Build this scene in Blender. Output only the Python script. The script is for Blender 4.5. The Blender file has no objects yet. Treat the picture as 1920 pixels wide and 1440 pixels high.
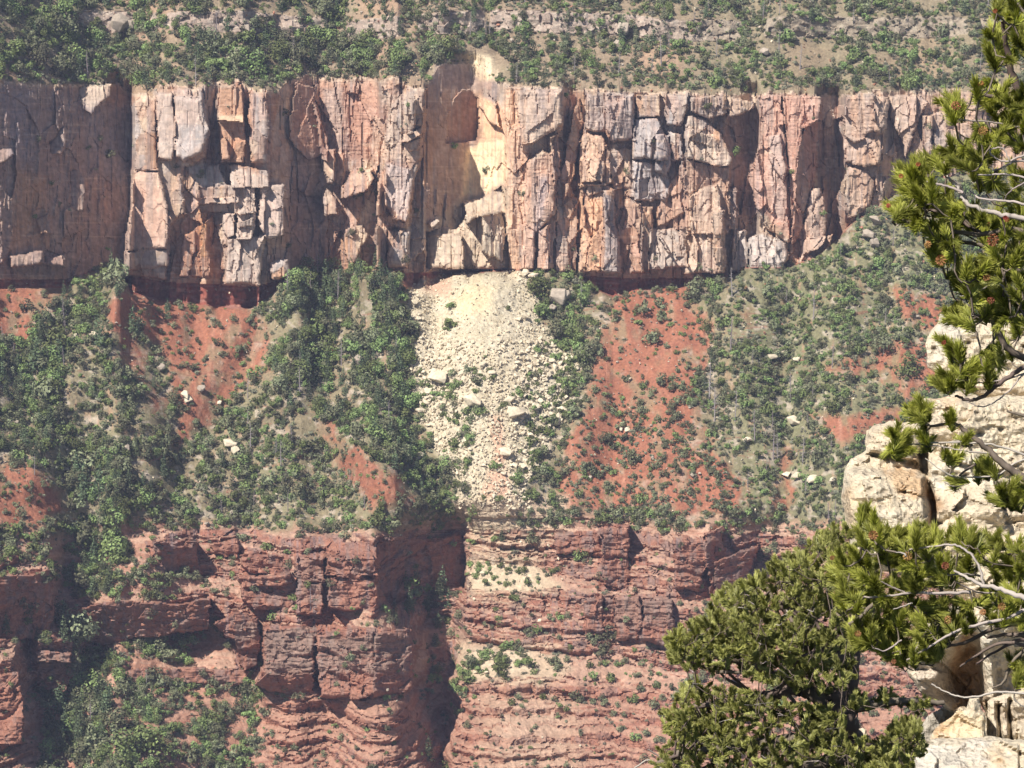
import bpy, math, random
import numpy as np
from mathutils import Vector, Matrix, Quaternion

random.seed(7)
rng = np.random.default_rng(11)
scene = bpy.context.scene
COL = scene.collection

# ------------------------------------------------------------------ camera, sky, sun, exposure
PITCH = math.radians(13.0)
FPX = 960.0 / math.tan(math.radians(9.0))          # focal length in pixels of the 1920 px wide photograph
cam_data = bpy.data.cameras.new("camera")
cam_data.sensor_width = 36.0
cam_data.lens = 36.0 / (2 * math.tan(math.radians(9.0)))
cam_data.clip_start = 0.1
cam_data.clip_end = 20000.0
cam = bpy.data.objects.new("camera", cam_data)
cam.rotation_euler = (math.pi / 2 - PITCH, 0, 0)
COL.objects.link(cam)
scene.camera = cam

SUN_EL = math.radians(51.0)
SUN_AZ = math.radians(46.0)                         # to the left of straight behind the camera
to_sun = Vector((-math.cos(SUN_EL) * math.sin(SUN_AZ), -math.cos(SUN_EL) * math.cos(SUN_AZ), math.sin(SUN_EL)))
world = bpy.data.worlds.new("World")
scene.world = world
world.use_nodes = True
wn = world.node_tree.nodes
wl = world.node_tree.links
wn.clear()
sky = wn.new("ShaderNodeTexSky")
sky.sky_type = 'NISHITA'
sky.sun_disc = False
sky.sun_elevation = SUN_EL
sky.sun_rotation = math.pi + SUN_AZ                 # measured clockwise from +Y
sky.altitude = 2300
bg = wn.new("ShaderNodeBackground")
bg.inputs[1].default_value = 0.065
wo = wn.new("ShaderNodeOutputWorld")
wl.new(sky.outputs[0], bg.inputs[0])
wl.new(bg.outputs[0], wo.inputs[0])

sd = bpy.data.lights.new("sun", 'SUN')
sd.energy = 5.0
sd.angle = math.radians(0.53)
sd.color = (1.0, 0.945, 0.87)
sun = bpy.data.objects.new("sun", sd)
sun.rotation_mode = 'QUATERNION'
sun.rotation_quaternion = to_sun.to_track_quat('Z', 'Y')
sun.location = (-200, -100, 400)
COL.objects.link(sun)

scene.view_settings.view_transform = 'Standard'
scene.view_settings.look = 'None'
scene.view_settings.exposure = 0.57
scene.view_settings.gamma = 1.0
scene.view_settings.use_curve_mapping = False
scene.cycles.max_bounces = 6
scene.cycles.diffuse_bounces = 3
scene.cycles.glossy_bounces = 1
scene.cycles.volume_bounces = 1
scene.cycles.use_denoising = True
try:
    scene.cycles.use_light_tree = False
except Exception:
    pass

# ------------------------------------------------------------------ helpers
CP, SP = math.cos(PITCH), math.sin(PITCH)


def at(u, v, t):
    """a point seen at pixel (u, v) of the 1920x1440 photograph, t metres away along the view axis"""
    X = (u - 960.0) / FPX * t
    Y = -(v - 720.0) / FPX * t
    return X, t * CP + Y * SP, -t * SP + Y * CP


def P(u, v, t):
    return Vector(at(u, v, t))


def tag(o, label=None, cat=None, group=None, kind=None):
    if label:
        o["label"] = label
    if cat:
        o["category"] = cat
    if group:
        o["group"] = group
    if kind:
        o["kind"] = kind
    return o


def link(o, parent=None):
    COL.objects.link(o)
    if parent is not None:
        o.parent = parent
    return o


def empty(name, loc=(0, 0, 0)):
    o = bpy.data.objects.new(name, None)
    o.location = loc
    o.empty_display_size = 0.2
    return link(o)


def np_mesh(name, V, F, mat=None, smooth=False, cols=None, attrs=None):
    """V (n,3), F (m,k) with k = 3 or 4"""
    me = bpy.data.meshes.new(name)
    V = np.asarray(V, dtype=np.float32)
    F = np.asarray(F, dtype=np.int32)
    k = F.shape[1]
    me.vertices.add(len(V))
    me.vertices.foreach_set("co", V.ravel())
    me.loops.add(F.size)
    me.loops.foreach_set("vertex_index", F.ravel())
    me.polygons.add(len(F))
    me.polygons.foreach_set("loop_start", np.arange(len(F), dtype=np.int32) * k)
    me.update(calc_edges=True)
    me.polygons.foreach_set("use_smooth", np.full(len(F), smooth, dtype=bool))
    if cols is not None:
        a = me.color_attributes.new("Col", 'FLOAT_COLOR', 'POINT')
        c4 = np.ones((len(V), 4), dtype=np.float32)
        c4[:, :3] = cols
        a.data.foreach_set("color", c4.ravel())
    if attrs:
        for an, av in attrs.items():
            a = me.attributes.new(an, 'FLOAT', 'POINT')
            a.data.foreach_set("value", np.asarray(av, dtype=np.float32))
    if mat:
        me.materials.append(mat)
    return me


def obj(name, me, parent=None, loc=None):
    o = bpy.data.objects.new(name, me)
    if loc is not None:
        o.location = loc
    return link(o, parent)


# ---- 2-D noises
_tab = np.random.default_rng(5).random((512, 512)).astype(np.float32)


def vnoise(x, y, seed=0):
    x = x + seed * 17.31
    y = y + seed * 9.77
    xi = np.floor(x).astype(np.int64)
    yi = np.floor(y).astype(np.int64)
    fx = (x - xi).astype(np.float32)
    fy = (y - yi).astype(np.float32)
    fx = fx * fx * (3 - 2 * fx)
    fy = fy * fy * (3 - 2 * fy)
    x0, x1, y0, y1 = xi & 511, (xi + 1) & 511, yi & 511, (yi + 1) & 511
    a = _tab[y0, x0] * (1 - fx) + _tab[y0, x1] * fx
    b = _tab[y1, x0] * (1 - fx) + _tab[y1, x1] * fx
    return (a * (1 - fy) + b * fy) * 2 - 1


def fbm(x, y, oct=4, seed=0, gain=0.5):
    s = 0
    a = 1.0
    t = 0
    for i in range(oct):
        s = s + a * vnoise(x, y, seed + i * 3.1)
        t += a
        a *= gain
        x = x * 2.03
        y = y * 2.03
    return s / t


def voro(x, y, seed=0):
    """nearest jittered cell: returns dx, dy to its point, two random numbers and the gap to the second nearest"""
    xi = np.floor(x).astype(np.int64)
    yi = np.floor(y).astype(np.int64)
    best = np.full(x.shape, 1e9, dtype=np.float32)
    sec = np.full(x.shape, 1e9, dtype=np.float32)
    bdx = np.zeros(x.shape, dtype=np.float32)
    bdy = np.zeros_like(bdx)
    bi = np.zeros(x.shape, dtype=np.int64)
    s1, s2, s3 = int(seed * 7 + 3), int(seed * 13 + 101), int(seed * 31 + 211)
    for oy in (-1, 0, 1):
        for ox in (-1, 0, 1):
            cx, cy = xi + ox, yi + oy
            jx = _tab[(cy + s1) & 511, (cx + s2) & 511]
            jy = _tab[(cy + s2) & 511, (cx + s3) & 511]
            dx = (x - (cx + jx)).astype(np.float32)
            dy = (y - (cy + jy)).astype(np.float32)
            d = dx * dx + dy * dy
            m = d < best
            sec = np.where(m, best, np.minimum(sec, d))
            best = np.where(m, d, best)
            bdx = np.where(m, dx, bdx)
            bdy = np.where(m, dy, bdy)
            bi = np.where(m, (cx & 511) * 512 + (cy & 511), bi)
    r1 = _tab[(bi // 512 + s3) & 511, (bi % 512 + s1) & 511]
    r2 = _tab[(bi // 512 + s2 + 57) & 511, (bi % 512 + s3 + 91) & 511]
    r3 = _tab[(bi // 512 + s1 + 157) & 511, (bi % 512 + s3 + 191) & 511]
    return bdx, bdy, r1, r2, r3, np.sqrt(sec) - np.sqrt(best)


def interp(x, pts):
    xs = [p[0] for p in pts]
    ys = [p[1] for p in pts]
    return np.interp(x, xs, ys)


def sdf(U, V, poly):
    """signed distance in pixels to a polygon, positive inside"""
    poly = np.asarray(poly, dtype=np.float32)
    n = len(poly)
    d2 = np.full(U.shape, 1e12, dtype=np.float32)
    ins = np.zeros(U.shape, dtype=bool)
    for i in range(n):
        x0, y0 = poly[i]
        x1, y1 = poly[(i + 1) % n]
        ex, ey = x1 - x0, y1 - y0
        L = ex * ex + ey * ey + 1e-9
        t = np.clip(((U - x0) * ex + (V - y0) * ey) / L, 0, 1)
        dx, dy = U - x0 - t * ex, V - y0 - t * ey
        d2 = np.minimum(d2, dx * dx + dy * dy)
        c = (y0 > V) != (y1 > V)
        with np.errstate(divide='ignore', invalid='ignore'):
            xc = ex * (V - y0) / (ey if ey != 0 else 1e-9) + x0
        ins ^= c & (U < xc)
    d = np.sqrt(d2)
    return np.where(ins, d, -d)


def seg_dist(U, V, line):
    d2 = np.full(U.shape, 1e12, dtype=np.float32)
    for (x0, y0), (x1, y1) in zip(line[:-1], line[1:]):
        ex, ey = x1 - x0, y1 - y0
        L = ex * ex + ey * ey + 1e-9
        t = np.clip(((U - x0) * ex + (V - y0) * ey) / L, 0, 1)
        dx, dy = U - x0 - t * ex, V - y0 - t * ey
        d2 = np.minimum(d2, dx * dx + dy * dy)
    return np.sqrt(d2)


def sstep(a, b, x):
    t = np.clip((x - a) / (b - a), 0, 1)
    return t * t * (3 - 2 * t)


# ---- materials
def new_mat(name):
    m = bpy.data.materials.new(name)
    m.use_nodes = True
    return m, m.node_tree.nodes, m.node_tree.links, m.node_tree.nodes["Principled BSDF"]


def rock_mat(name, scale=1.0, bump=0.6, dist=0.35, streak=False, rough=0.95, var=0.35):
    """vertex colour times fine procedural grain, with relief"""
    m, n, l, b = new_mat(name)
    b.inputs["Roughness"].default_value = rough
    b.inputs["Specular IOR Level"].default_value = 0.15
    a = n.new("ShaderNodeAttribute")
    a.attribute_name = "Col"
    tc = n.new("ShaderNodeTexCoord")
    mp = n.new("ShaderNodeMapping")
    mp.inputs["Scale"].default_value = (scale, scale, scale * (0.18 if streak else 1.0))
    l.new(tc.outputs["Object"], mp.inputs[0])
    nz = n.new("ShaderNodeTexNoise")
    nz.inputs["Scale"].default_value = 1.0
    nz.inputs["Detail"].default_value = 6
    nz.inputs["Roughness"].default_value = 0.65
    l.new(mp.outputs[0], nz.inputs["Vector"])
    mr = n.new("ShaderNodeMapRange")
    mr.inputs[1].default_value = 0.3
    mr.inputs[2].default_value = 0.7
    mr.inputs[3].default_value = 1 - var
    mr.inputs[4].default_value = 1 + var
    l.new(nz.outputs[0], mr.inputs[0])
    mx = n.new("ShaderNodeVectorMath")
    mx.operation = 'SCALE'
    l.new(a.outputs["Color"], mx.inputs[0])
    l.new(mr.outputs[0], mx.inputs["Scale"])
    l.new(mx.outputs[0], b.inputs["Base Color"])
    n2 = n.new("ShaderNodeTexNoise")
    n2.inputs["Scale"].default_value = scale * 1.7
    n2.inputs["Detail"].default_value = 8
    n2.inputs["Roughness"].default_value = 0.7
    l.new(tc.outputs["Object"], n2.inputs["Vector"])
    bp = n.new("ShaderNodeBump")
    bp.inputs["Strength"].default_value = bump
    bp.inputs["Distance"].default_value = dist
    l.new(n2.outputs[0], bp.inputs["Height"])
    l.new(bp.outputs[0], b.inputs["Normal"])
    return m
# ------------------------------------------------------------------ the far canyon wall
# One continuous relief surface, traced at its real distance (about 1.3 km).  Depth d in metres is added along the
# line of sight; M is the size of one photograph pixel out there.
T0 = 1300.0
M = T0 / FPX

core_u = np.arange(-140, 2062, 2.15)
out_l = [-2600, -1800, -1200, -800, -560, -400, -300, -230, -180]
out_r = [2100, 2150, 2220, 2320, 2480, 2700, 3100, 3700, 4500]
us = np.array(out_l + list(core_u) + out_r, dtype=np.float32)
core_v = np.arange(-70, 1516, 2.15)
vs = np.array([-420, -330, -260, -200, -160, -130, -100, -84] + list(core_v) + [1530, 1560, 1600, 1660, 1740, 1850, 2000, 2200], dtype=np.float32)
U, V = np.meshgrid(us, vs)
NU, NV = len(us), len(vs)
XM, YM = (U - 960) * M, (720 - V) * M

B1 = [(-3000, 150), (0, 152), (60, 158), (110, 158), (150, 158), (215, 156), (250, 178), (285, 180), (300, 164), (330, 158), (370, 165), (400, 158), (455, 152), (470, 166),
      (520, 170), (548, 150), (575, 142), (640, 148), (725, 148), (745, 142), (765, 160), (800, 163), (815, 135), (832, 122), (870, 118), (890, 122), (930, 150), (960, 158), (1060, 164),
      (1100, 168), (1180, 172), (1290, 175), (1420, 178), (1440, 172), (1540, 178), (1660, 172), (1760, 170), (2100, 170), (4500, 170)]
B2 = [(-3000, 525), (0, 525), (120, 525), (180, 505), (215, 500), (232, 515), (300, 528), (420, 535), (480, 538), (540, 520), (565, 505), (650, 502), (740, 505), (760, 512),
      (960, 505), (1060, 510), (1100, 518), (1180, 522), (1340, 522), (1370, 515), (1400, 500), (1480, 500), (1530, 480), (1570, 445), (1600, 415), (1650, 385), (1700, 345), (1800, 325), (2100, 320), (4500, 320)]
HB = [(-3000, 10), (0, 15), (120, 12), (150, 0), (225, 0), (245, 30), (420, 40), (470, 40), (530, 10), (560, 0), (740, 0), (765, 22), (820, 20), (850, 4), (960, 0), (1080, 0),
      (1110, 18), (1150, 35), (1180, 22), (1330, 12), (1350, 0), (4500, 0)]
B3 = [(-3000, 985), (0, 985), (100, 1010), (200, 1000), (250, 985), (400, 990), (560, 1000), (700, 1005), (760, 1000), (850, 975), (880, 965), (1000, 955), (1100, 968), (1200, 975), (1330, 985),
      (1450, 985), (4500, 980)]
j = 3.0 * fbm(us / 22.0, us * 0 + 3.3, 3, 2) + 2.0 * fbm(us / 6.0, us * 0 + 9.3, 2, 4)
b1s, b2s, b3s = interp(us, B1), interp(us, B2), interp(us, B3)
b1 = b1s + j + 4.0 * np.round(1.6 * fbm(us / 13.0, us * 0 + 2.2, 2, 6)) 
b2 = b2s + 0.4 * j
hb = interp(us, HB)
b3 = b3s + 2 * j


def smooth_u(a, px):
    n = max(3, int(px * 2 / 2.15) | 1)
    kk_ = np.exp(-np.linspace(-2, 2, n) ** 2)
    kk_ /= kk_.sum()
    s_ = np.convolve(np.pad(a, n // 2, mode='edge'), kk_, mode='valid')
    return np.where((us < -150) | (us > 2070), a, s_)


# plan of the cliff: depth along its foot
DC = [(-3000, -60), (-600, -50), (-150, -70), (0, -40), (120, -8), (243, 27), (247, 22), (252, -6), (300, -8), (385, -8), (400, -1), (460, -2), (500, -3), (505, -2), (545, 14), (600, 29), (640, 25), (700, 22), (708, 20),
      (716, -3), (795, -5), (812, 4), (880, 24), (884, 24), (948, 6), (955, 1), (1055, -1), (1062, 7), (1082, 8), (1092, 0), (1185, -1), (1290, -2), (1360, -1), (1372, 3), (1405, 13), (1418, 10),
      (1424, -6), (1505, -6), (1535, 10), (1570, 18), (1578, 10), (1584, 0), (1655, -2), (1672, 6), (1700, 13), (1706, 4), (1735, 2), (1762, 9), (1768, 2), (1830, 0), (1850, 7), (1900, 2), (2100, 0), (2700, -20), (4500, -60)]
dc = interp(us, DC)
ker = np.exp(-np.linspace(-2, 2, 61) ** 2)
ker /= ker.sum()
pad = np.pad(dc, 30, mode='edge')
dcs = np.convolve(pad, ker, mode='valid')
dcs = np.where((us < -150) | (us > 2070), dc, dcs)

Dcl = np.broadcast_to(dc, U.shape).copy()
# the wall leans back a little
hrel = np.clip((b2 - V) / np.maximum(b2 - b1, 1), 0, 1)
Dcl += 5.0 * hrel ** 2
rockw = sstep(-140, -60, U) * (1 - sstep(2060, 2110, U))

# broad fractured faces, then smaller ones
k = voro(XM / 7.5 + 0.25 * fbm(XM / 9, YM / 20, 2, 8), YM / 20.0, 1)
Dcl += (k[0] * 7.5 * (k[2] - 0.5) * 1.1 + k[1] * 20 * (k[3] - 0.5) * 0.35 + (k[4] - 0.5) * 4.2) * np.where((U < 243), .5, np.where((U > 800) & (U < 884), .3, 1.0))
cl_id = k[2]
k = voro(XM / 3.4 + 0.3 * fbm(XM / 3, YM / 8, 2, 18), YM / 6.5, 3)
Dcl += (k[0] * 3.4 * (k[2] - 0.5) * 1.0 + k[1] * 6.5 * (k[3] - 0.5) * 0.45 + (k[4] - 0.5) * 1.6) * (0.35 + 0.4 * (U > 1050) + 0.4 * (V > 330)) * (0.6 + 0.6 * (U > 240))
cl_id2 = k[3]
cl_gap = k[5]
k = voro(XM / 1.3, YM / 1.9, 5)
Dcl += (k[0] * 1.3 * (k[2] - 0.5) * 0.9 + k[1] * 1.9 * (k[3] - 0.5) * 0.7 + (k[4] - 0.5) * 0.45) * 0.55
flute = 1 - 2 * np.abs(fbm(XM / 1.9 + 0.5 * fbm(XM / 4, YM / 9, 2, 22), YM / 26, 3, 23))
Dcl -= 0.9 * np.clip(flute, 0, 1) ** 3 * (0.6 + 0.6 * (U < 243))
Dcl += 1.5 * (np.abs(fbm(XM / 5 + 3, YM / 60, 2, 24)) < .035) * (U > 243)
Dcl += 0.7 * fbm(XM / 2.5, YM / 14, 3, 21) + 0.25 * fbm(XM / 9.0, YM / 0.7, 2, 25)

# the fresh scar is clean and smooth
scar = sstep(-6, 10, sdf(U, V, [(815, 130), (860, 112), (925, 120), (945, 165), (960, 300), (955, 395), (860, 400), (800, 330)]))
Dcl = Dcl * (1 - .7 * scar) + .7 * scar * (np.broadcast_to(dc, U.shape) + 5.0 * hrel ** 2)
# traced buttresses, slabs and notches: outline, depth, tilt to the right, tilt upwards, roundness of the edge
BL = [
    # the big pale buttress on the left
    ([(300, 168), (378, 165), (388, 215), (393, 250), (386, 290), (372, 302), (345, 312), (348, 400), (322, 420), (316, 500), (235, 505), (238, 440), (245, 395), (252, 330), (255, 290), (265, 228), (285, 190)], -13, -0.05, .06, 10),
    ([(265, 232), (290, 205), (292, 300), (296, 320), (252, 320), (256, 285)], -14, -0.35, .05, 4),
    ([(274, 245), (294, 245), (296, 318), (270, 318)], -11.5, .2, 0, 2),
    ([(293, 172), (324, 175), (329, 235), (326, 300), (300, 298), (292, 240)], -17, -0.1, .1, 5),
    ([(326, 180), (378, 186), (390, 240), (388, 268), (374, 290), (346, 304), (330, 292)], -19, 0.0, .12, 8),
    ([(250, 322), (298, 322), (306, 360), (316, 400), (313, 468), (240, 470), (236, 450), (247, 395)], -17, -0.25, .1, 6),
    ([(233, 470), (314, 468), (314, 522), (232, 514)], -18.5, 0, 0, 3),
    ([(312, 400), (322, 408), (324, 415), (316, 424), (306, 412)], -19, 0, 0.3, 3),
    ([(345, 312), (410, 308), (424, 345), (440, 348), (440, 372), (372, 372), (345, 350)], -12, 0.1, .35, 5),
    ([(372, 350), (442, 350), (445, 400), (378, 398)], -8, 0, -.3, 2),
    ([(370, 372), (445, 368), (446, 378), (372, 384)], -13, 0, .5, 1),
    ([(408, 163), (452, 160), (456, 210), (462, 262), (456, 304), (416, 306), (409, 230)], -10, 0.05, 0, 3),
    ([(409, 215), (456, 216), (456, 232), (409, 226)], -12.5, 0, .6, 1),
    ([(455, 160), (459, 160), (465, 255), (462, 262)], 2, 0, 0, 0.5),
    ([(470, 178), (500, 175), (503, 240), (500, 305), (472, 305), (466, 215)], -11, -.1, .1, 9),
    ([(413, 262), (424, 258), (430, 300), (414, 302)], -13, -.3, 0, 3),
    ([(430, 308), (500, 318), (505, 340), (503, 352), (436, 350)], -13.5, 0, .6, 3),
    ([(440, 350), (478, 350), (480, 398), (440, 402)], -16, .1, .2, 5),
    ([(487, 345), (536, 346), (533, 380), (530, 440), (502, 452), (486, 425)], -18, .15, .15, 9),
    ([(418, 402), (440, 400), (440, 440), (424, 446), (415, 425)], -17.5, -.1, .2, 5),
    ([(444, 398), (460, 388), (480, 400), (480, 425), (468, 448), (441, 448)], -21, 0, .25, 6),
    ([(448, 415), (476, 410), (474, 422), (446, 428)], -17, 0, -.5, 1),
    ([(424, 448), (502, 440), (492, 480), (486, 535), (420, 532)], -20, 0.05, .15, 7),
    ([(504, 490), (540, 484), (545, 505), (536, 522), (510, 524)], -17, .1, .4, 8),
    ([(318, 420), (345, 400), (378, 420), (376, 470), (350, 520), (318, 520)], -6, .45, 0, 1),
    ([(344, 440), (364, 432), (365, 470), (352, 520), (338, 520)], -12, 0, .1, 3),
    ([(365, 425), (385, 420), (395, 520), (358, 520)], -9, 0.1, 0, 2),
    # deep recess
    ([(555, 158), (590, 165), (605, 260), (612, 290), (575, 300), (540, 260)], 20, 1.15, 0, 0.5),
    ([(585, 185), (592, 200), (612, 260), (616, 300), (606, 300), (600, 262)], 15, -.4, 0, 1),
    ([(606, 280), (628, 280), (630, 305), (625, 345), (612, 345)], 12, -.1, .2, 4),
    ([(612, 350), (630, 370), (632, 400), (610, 405), (604, 370)], 10, -.1, .3, 5),
    ([(665, 318), (698, 315), (700, 338), (680, 360), (640, 372), (640, 352)], 8, -.1, .9, 5),
    ([(648, 430), (680, 420), (690, 440), (660, 500), (645, 470)], 8, .2, .5, 5),
    ([(700, 215), (722, 228), (722, 260), (718, 285), (706, 330), (697, 320), (697, 290)], 6, -.2, 0, 2),
    # tall pillar in the middle
    ([(762, 166), (800, 164), (796, 240), (790, 300), (778, 335), (768, 425), (765, 502), (706, 502), (708, 400), (714, 330), (725, 300), (728, 222), (742, 188)], -9, -.1, .05, 9),
    ([(748, 190), (778, 186), (780, 240), (770, 250), (752, 252), (742, 225)], -13, 0, .1, 8),
    ([(774, 180), (793, 185), (792, 240), (774, 235)], -10, .2, 0, 2),
    ([(756, 252), (794, 240), (790, 252), (770, 264), (752, 268)], -13.5, 0, .8, 1),
    ([(768, 266), (790, 256), (784, 280), (766, 284)], -6, .3, 0, 1),
    ([(724, 306), (776, 316), (772, 362), (764, 420), (738, 410), (722, 380)], -14.5, 0.05, .08, 4),
    ([(709, 325), (724, 325), (722, 400), (708, 404)], -12, -.5, 0, 2),
    ([(728, 402), (764, 422), (760, 430), (724, 426)], -10, 0, -.6, 1),
    ([(726, 430), (768, 434), (762, 502), (726, 502)], -14, 0.1, .1, 5),
    ([(706, 420), (726, 430), (724, 502), (706, 502)], -12, -.3, 0, 2),
    # alcove lumps
    ([(800, 435), (830, 425), (858, 430), (875, 405), (900, 398), (936, 402), (950, 440), (952, 505), (800, 505)], -4, -.05, .35, 9),
    ([(905, 400), (940, 395), (948, 440), (940, 490), (905, 470)], -9, 0, .4, 8),
    ([(870, 378), (905, 372), (940, 350), (952, 400), (900, 405), (872, 420)], 4, -.1, .8, 6),
    ([(803, 416), (818, 408), (824, 414), (810, 426)], -6, 0, .5, 3),
    ([(800, 440), (868, 440), (868, 505), (800, 505)], -2, .35, 0, 2),
    ([(896, 178), (912, 172), (930, 195), (938, 240), (915, 225), (898, 200)], 12, -.8, .3, 2),
    ([(840, 215), (850, 186), (868, 168), (884, 168), (896, 186), (899, 230), (893, 262), (836, 268)], 24, 1.15, -.3, 1),
    # fresh pink and cream column
    ([(948, 162), (1055, 166), (1056, 240), (1035, 262), (1042, 300), (1046, 380), (1036, 505), (956, 505), (948, 400)], -5, -.1, .04, 3),
    ([(966, 168), (1052, 172), (1056, 235), (1030, 250), (1000, 272), (976, 268)], -8.5, 0, .1, 7),
    ([(978, 270), (1020, 256), (1028, 282), (998, 292), (982, 284)], -1, .5, -.3, 1),
    ([(990, 300), (1018, 280), (1034, 290), (1042, 320), (1040, 400), (1005, 440), (1000, 505), (976, 505), (984, 400)], -9.5, .1, .05, 6),
    ([(1030, 255), (1048, 248), (1052, 330), (1040, 350), (1034, 290)], -7, -.1, 0, 3),
    ([(1010, 430), (1032, 420), (1030, 505), (1004, 505)], -9, .35, 0, 2),
    # chimneys
    ([(1078, 205), (1088, 180), (1092, 230), (1074, 330), (1056, 380), (1050, 330)], -4, .3, 0, 2),
    ([(1044, 335), (1066, 345), (1085, 380), (1080, 510), (1040, 510)], -5, .45, .1, 3),
    # grey and tan faces
    ([(1098, 172), (1188, 176), (1190, 200), (1186, 262), (1150, 266), (1132, 246), (1100, 244)], -4, .1, 0, 4),
    ([(1134, 195), (1188, 182), (1190, 262), (1150, 264), (1138, 240)], -6, .35, .1, 5),
    ([(1086, 262), (1104, 250), (1128, 254), (1142, 280), (1146, 340), (1130, 350), (1088, 350)], -4, -.1, .1, 4),
    ([(1088, 300), (1112, 290), (1134, 305), (1130, 340), (1090, 345)], -7, .1, .4, 5),
    ([(1140, 282), (1186, 278), (1184, 350), (1148, 358)], -2, .15, 0, 3),
    ([(1086, 345), (1140, 345), (1152, 360), (1140, 420), (1160, 450), (1164, 512), (1086, 512), (1092, 380)], -9, -.05, .12, 5),
    ([(1128, 355), (1152, 355), (1154, 420), (1162, 445), (1160, 512), (1130, 512), (1134, 430)], -11, .4, 0, 4),
    ([(1192, 178), (1236, 180), (1236, 220), (1192, 222)], -4, -.1, 0, 3),
    ([(1190, 222), (1232, 220), (1246, 250), (1252, 300), (1186, 300), (1186, 270)], -8, .05, .25, 7),
    ([(1228, 250), (1252, 252), (1262, 300), (1250, 330), (1230, 320)], -10, .6, .2, 5),
    ([(1186, 300), (1250, 310), (1256, 350), (1252, 375), (1190, 378)], -6, .25, 0, 5),
    ([(1198, 338), (1218, 332), (1216, 368), (1204, 372)], 0, .8, 0, 1),
    ([(1254, 246), (1278, 250), (1280, 300), (1262, 302)], -7, -.1, .1, 6),
    ([(1246, 178), (1290, 176), (1292, 200), (1276, 235), (1250, 232)], -7, -.05, .1, 6),
    ([(1292, 182), (1360, 180), (1362, 212), (1330, 224), (1296, 210)], -9, 0, 0, 4),
    ([(1362, 182), (1415, 195), (1412, 205), (1385, 220), (1364, 218)], -11, .1, .1, 5),
    ([(1290, 214), (1318, 222), (1350, 250), (1362, 270), (1373, 300), (1362, 314), (1288, 296), (1284, 250)], -10, 0, .3, 5),
    ([(1296, 243), (1350, 262), (1350, 286), (1322, 272), (1298, 262)], -3, .3, -.4, 1),
    ([(1284, 300), (1368, 316), (1372, 345), (1366, 440), (1286, 440)], -5, .1, 0, 2),
    ([(1230, 390), (1284, 300), (1286, 400), (1232, 425)], -4, -.1, 0, 2),
    ([(1188, 384), (1202, 382), (1208, 400), (1204, 512), (1184, 512), (1186, 430)], -12, -.1, .1, 5),
    ([(1204, 388), (1222, 386), (1226, 420), (1216, 512), (1202, 512)], -11, .3, .1, 5),
    ([(1220, 430), (1262, 425), (1284, 450), (1290, 500), (1216, 505)], -10, 0, .4, 8),
    ([(1232, 440), (1250, 470), (1256, 472), (1240, 446)], -13, 0, .5, 2),
    ([(1292, 368), (1320, 350), (1346, 345), (1352, 380), (1356, 400), (1358, 512), (1284, 512), (1300, 450)], -16, -.1, .3, 6),
    ([(1336, 400), (1358, 392), (1362, 512), (1340, 512)], -15, .7, 0, 2),
    ([(1368, 355), (1380, 352), (1386, 400), (1382, 430), (1366, 430)], -7, .1, 0, 2),
    # right pillars
    ([(1424, 178), (1465, 178), (1468, 240), (1476, 300), (1480, 458), (1440, 430), (1412, 380), (1414, 310), (1430, 250)], -9, -.12, .03, 3),
    ([(1466, 180), (1540, 180), (1536, 225), (1506, 240), (1494, 310), (1486, 458), (1478, 300)], -10, -.05, .03, 4),
    ([(1508, 232), (1535, 224), (1530, 330), (1506, 400), (1494, 455), (1484, 458), (1492, 310)], -7, 1.35, 0, 1),
    ([(1440, 255), (1464, 252), (1476, 320), (1470, 345), (1444, 300)], -12, 0, .15, 5),
    ([(1402, 445), (1440, 436), (1472, 455), (1478, 490), (1464, 504), (1404, 500)], -19, 0.05, .4, 10),
    ([(1376, 430), (1402, 430), (1402, 510), (1370, 510)], -12, 0, .3, 6),
    ([(1524, 352), (1536, 350), (1546, 370), (1550, 400), (1548, 455), (1505, 480), (1504, 440), (1512, 390)], -14, -.05, .15, 7),
    ([(1505, 450), (1560, 440), (1556, 470), (1500, 495)], -17, 0, .6, 7),
    ([(1584, 178), (1640, 176), (1640, 240), (1618, 260), (1600, 268), (1582, 250)], -5, -.1, 0, 4),
    ([(1638, 176), (1664, 182), (1665, 235), (1655, 250), (1640, 245)], -9, .1, .1, 9),
    ([(1582, 250), (1640, 262), (1656, 280), (1650, 305), (1625, 315), (1585, 300)], -8, -.05, .25, 6),
    ([(1590, 310), (1625, 318), (1640, 340), (1630, 385), (1606, 405), (1588, 410), (1580, 350)], -7, .1, .1, 4),
    ([(1668, 182), (1720, 178), (1740, 190), (1722, 230), (1708, 262), (1700, 302), (1690, 260), (1668, 220)], -5, -.1, .05, 5),
    ([(1728, 215), (1748, 215), (1746, 280), (1738, 330), (1722, 338), (1730, 260)], -5, .05, .1, 6),
    ([(1748, 215), (1782, 210), (1780, 260), (1760, 300), (1748, 290)], -2, -.1, 0, 4),
    # ledges that catch the sun on the streaked left wall
    ([(150, 162), (208, 156), (206, 178), (190, 190), (172, 214), (158, 206), (148, 182)], 5, .1, .5, 5),
    ([(92, 268), (104, 258), (120, 228), (126, 262), (118, 288), (94, 292)], -9, .1, .5, 4), ([(-40, 284), (24, 280), (28, 292), (0, 306), (-40, 312)], -44, .1, .8, 4),
    ([(130, 322), (150, 318), (162, 340), (158, 396), (136, 392), (132, 350)], -1, .3, .2, 4), 
    ([(20, 478), (80, 470), (84, 498), (20, 500)], -38, .4, .5, 6), ([(84, 482), (124, 476), (124, 500), (84, 500)], -18, .4, .5, 6), ([(70, 410), (92, 400), (96, 436), (76, 440)], -22, .4, .4, 4),
    # lower block cliff at the far right
    ([(1606, 412), (1630, 400), (1650, 412), (1648, 440), (1610, 460)], -14, 0, .5, 9),
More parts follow.
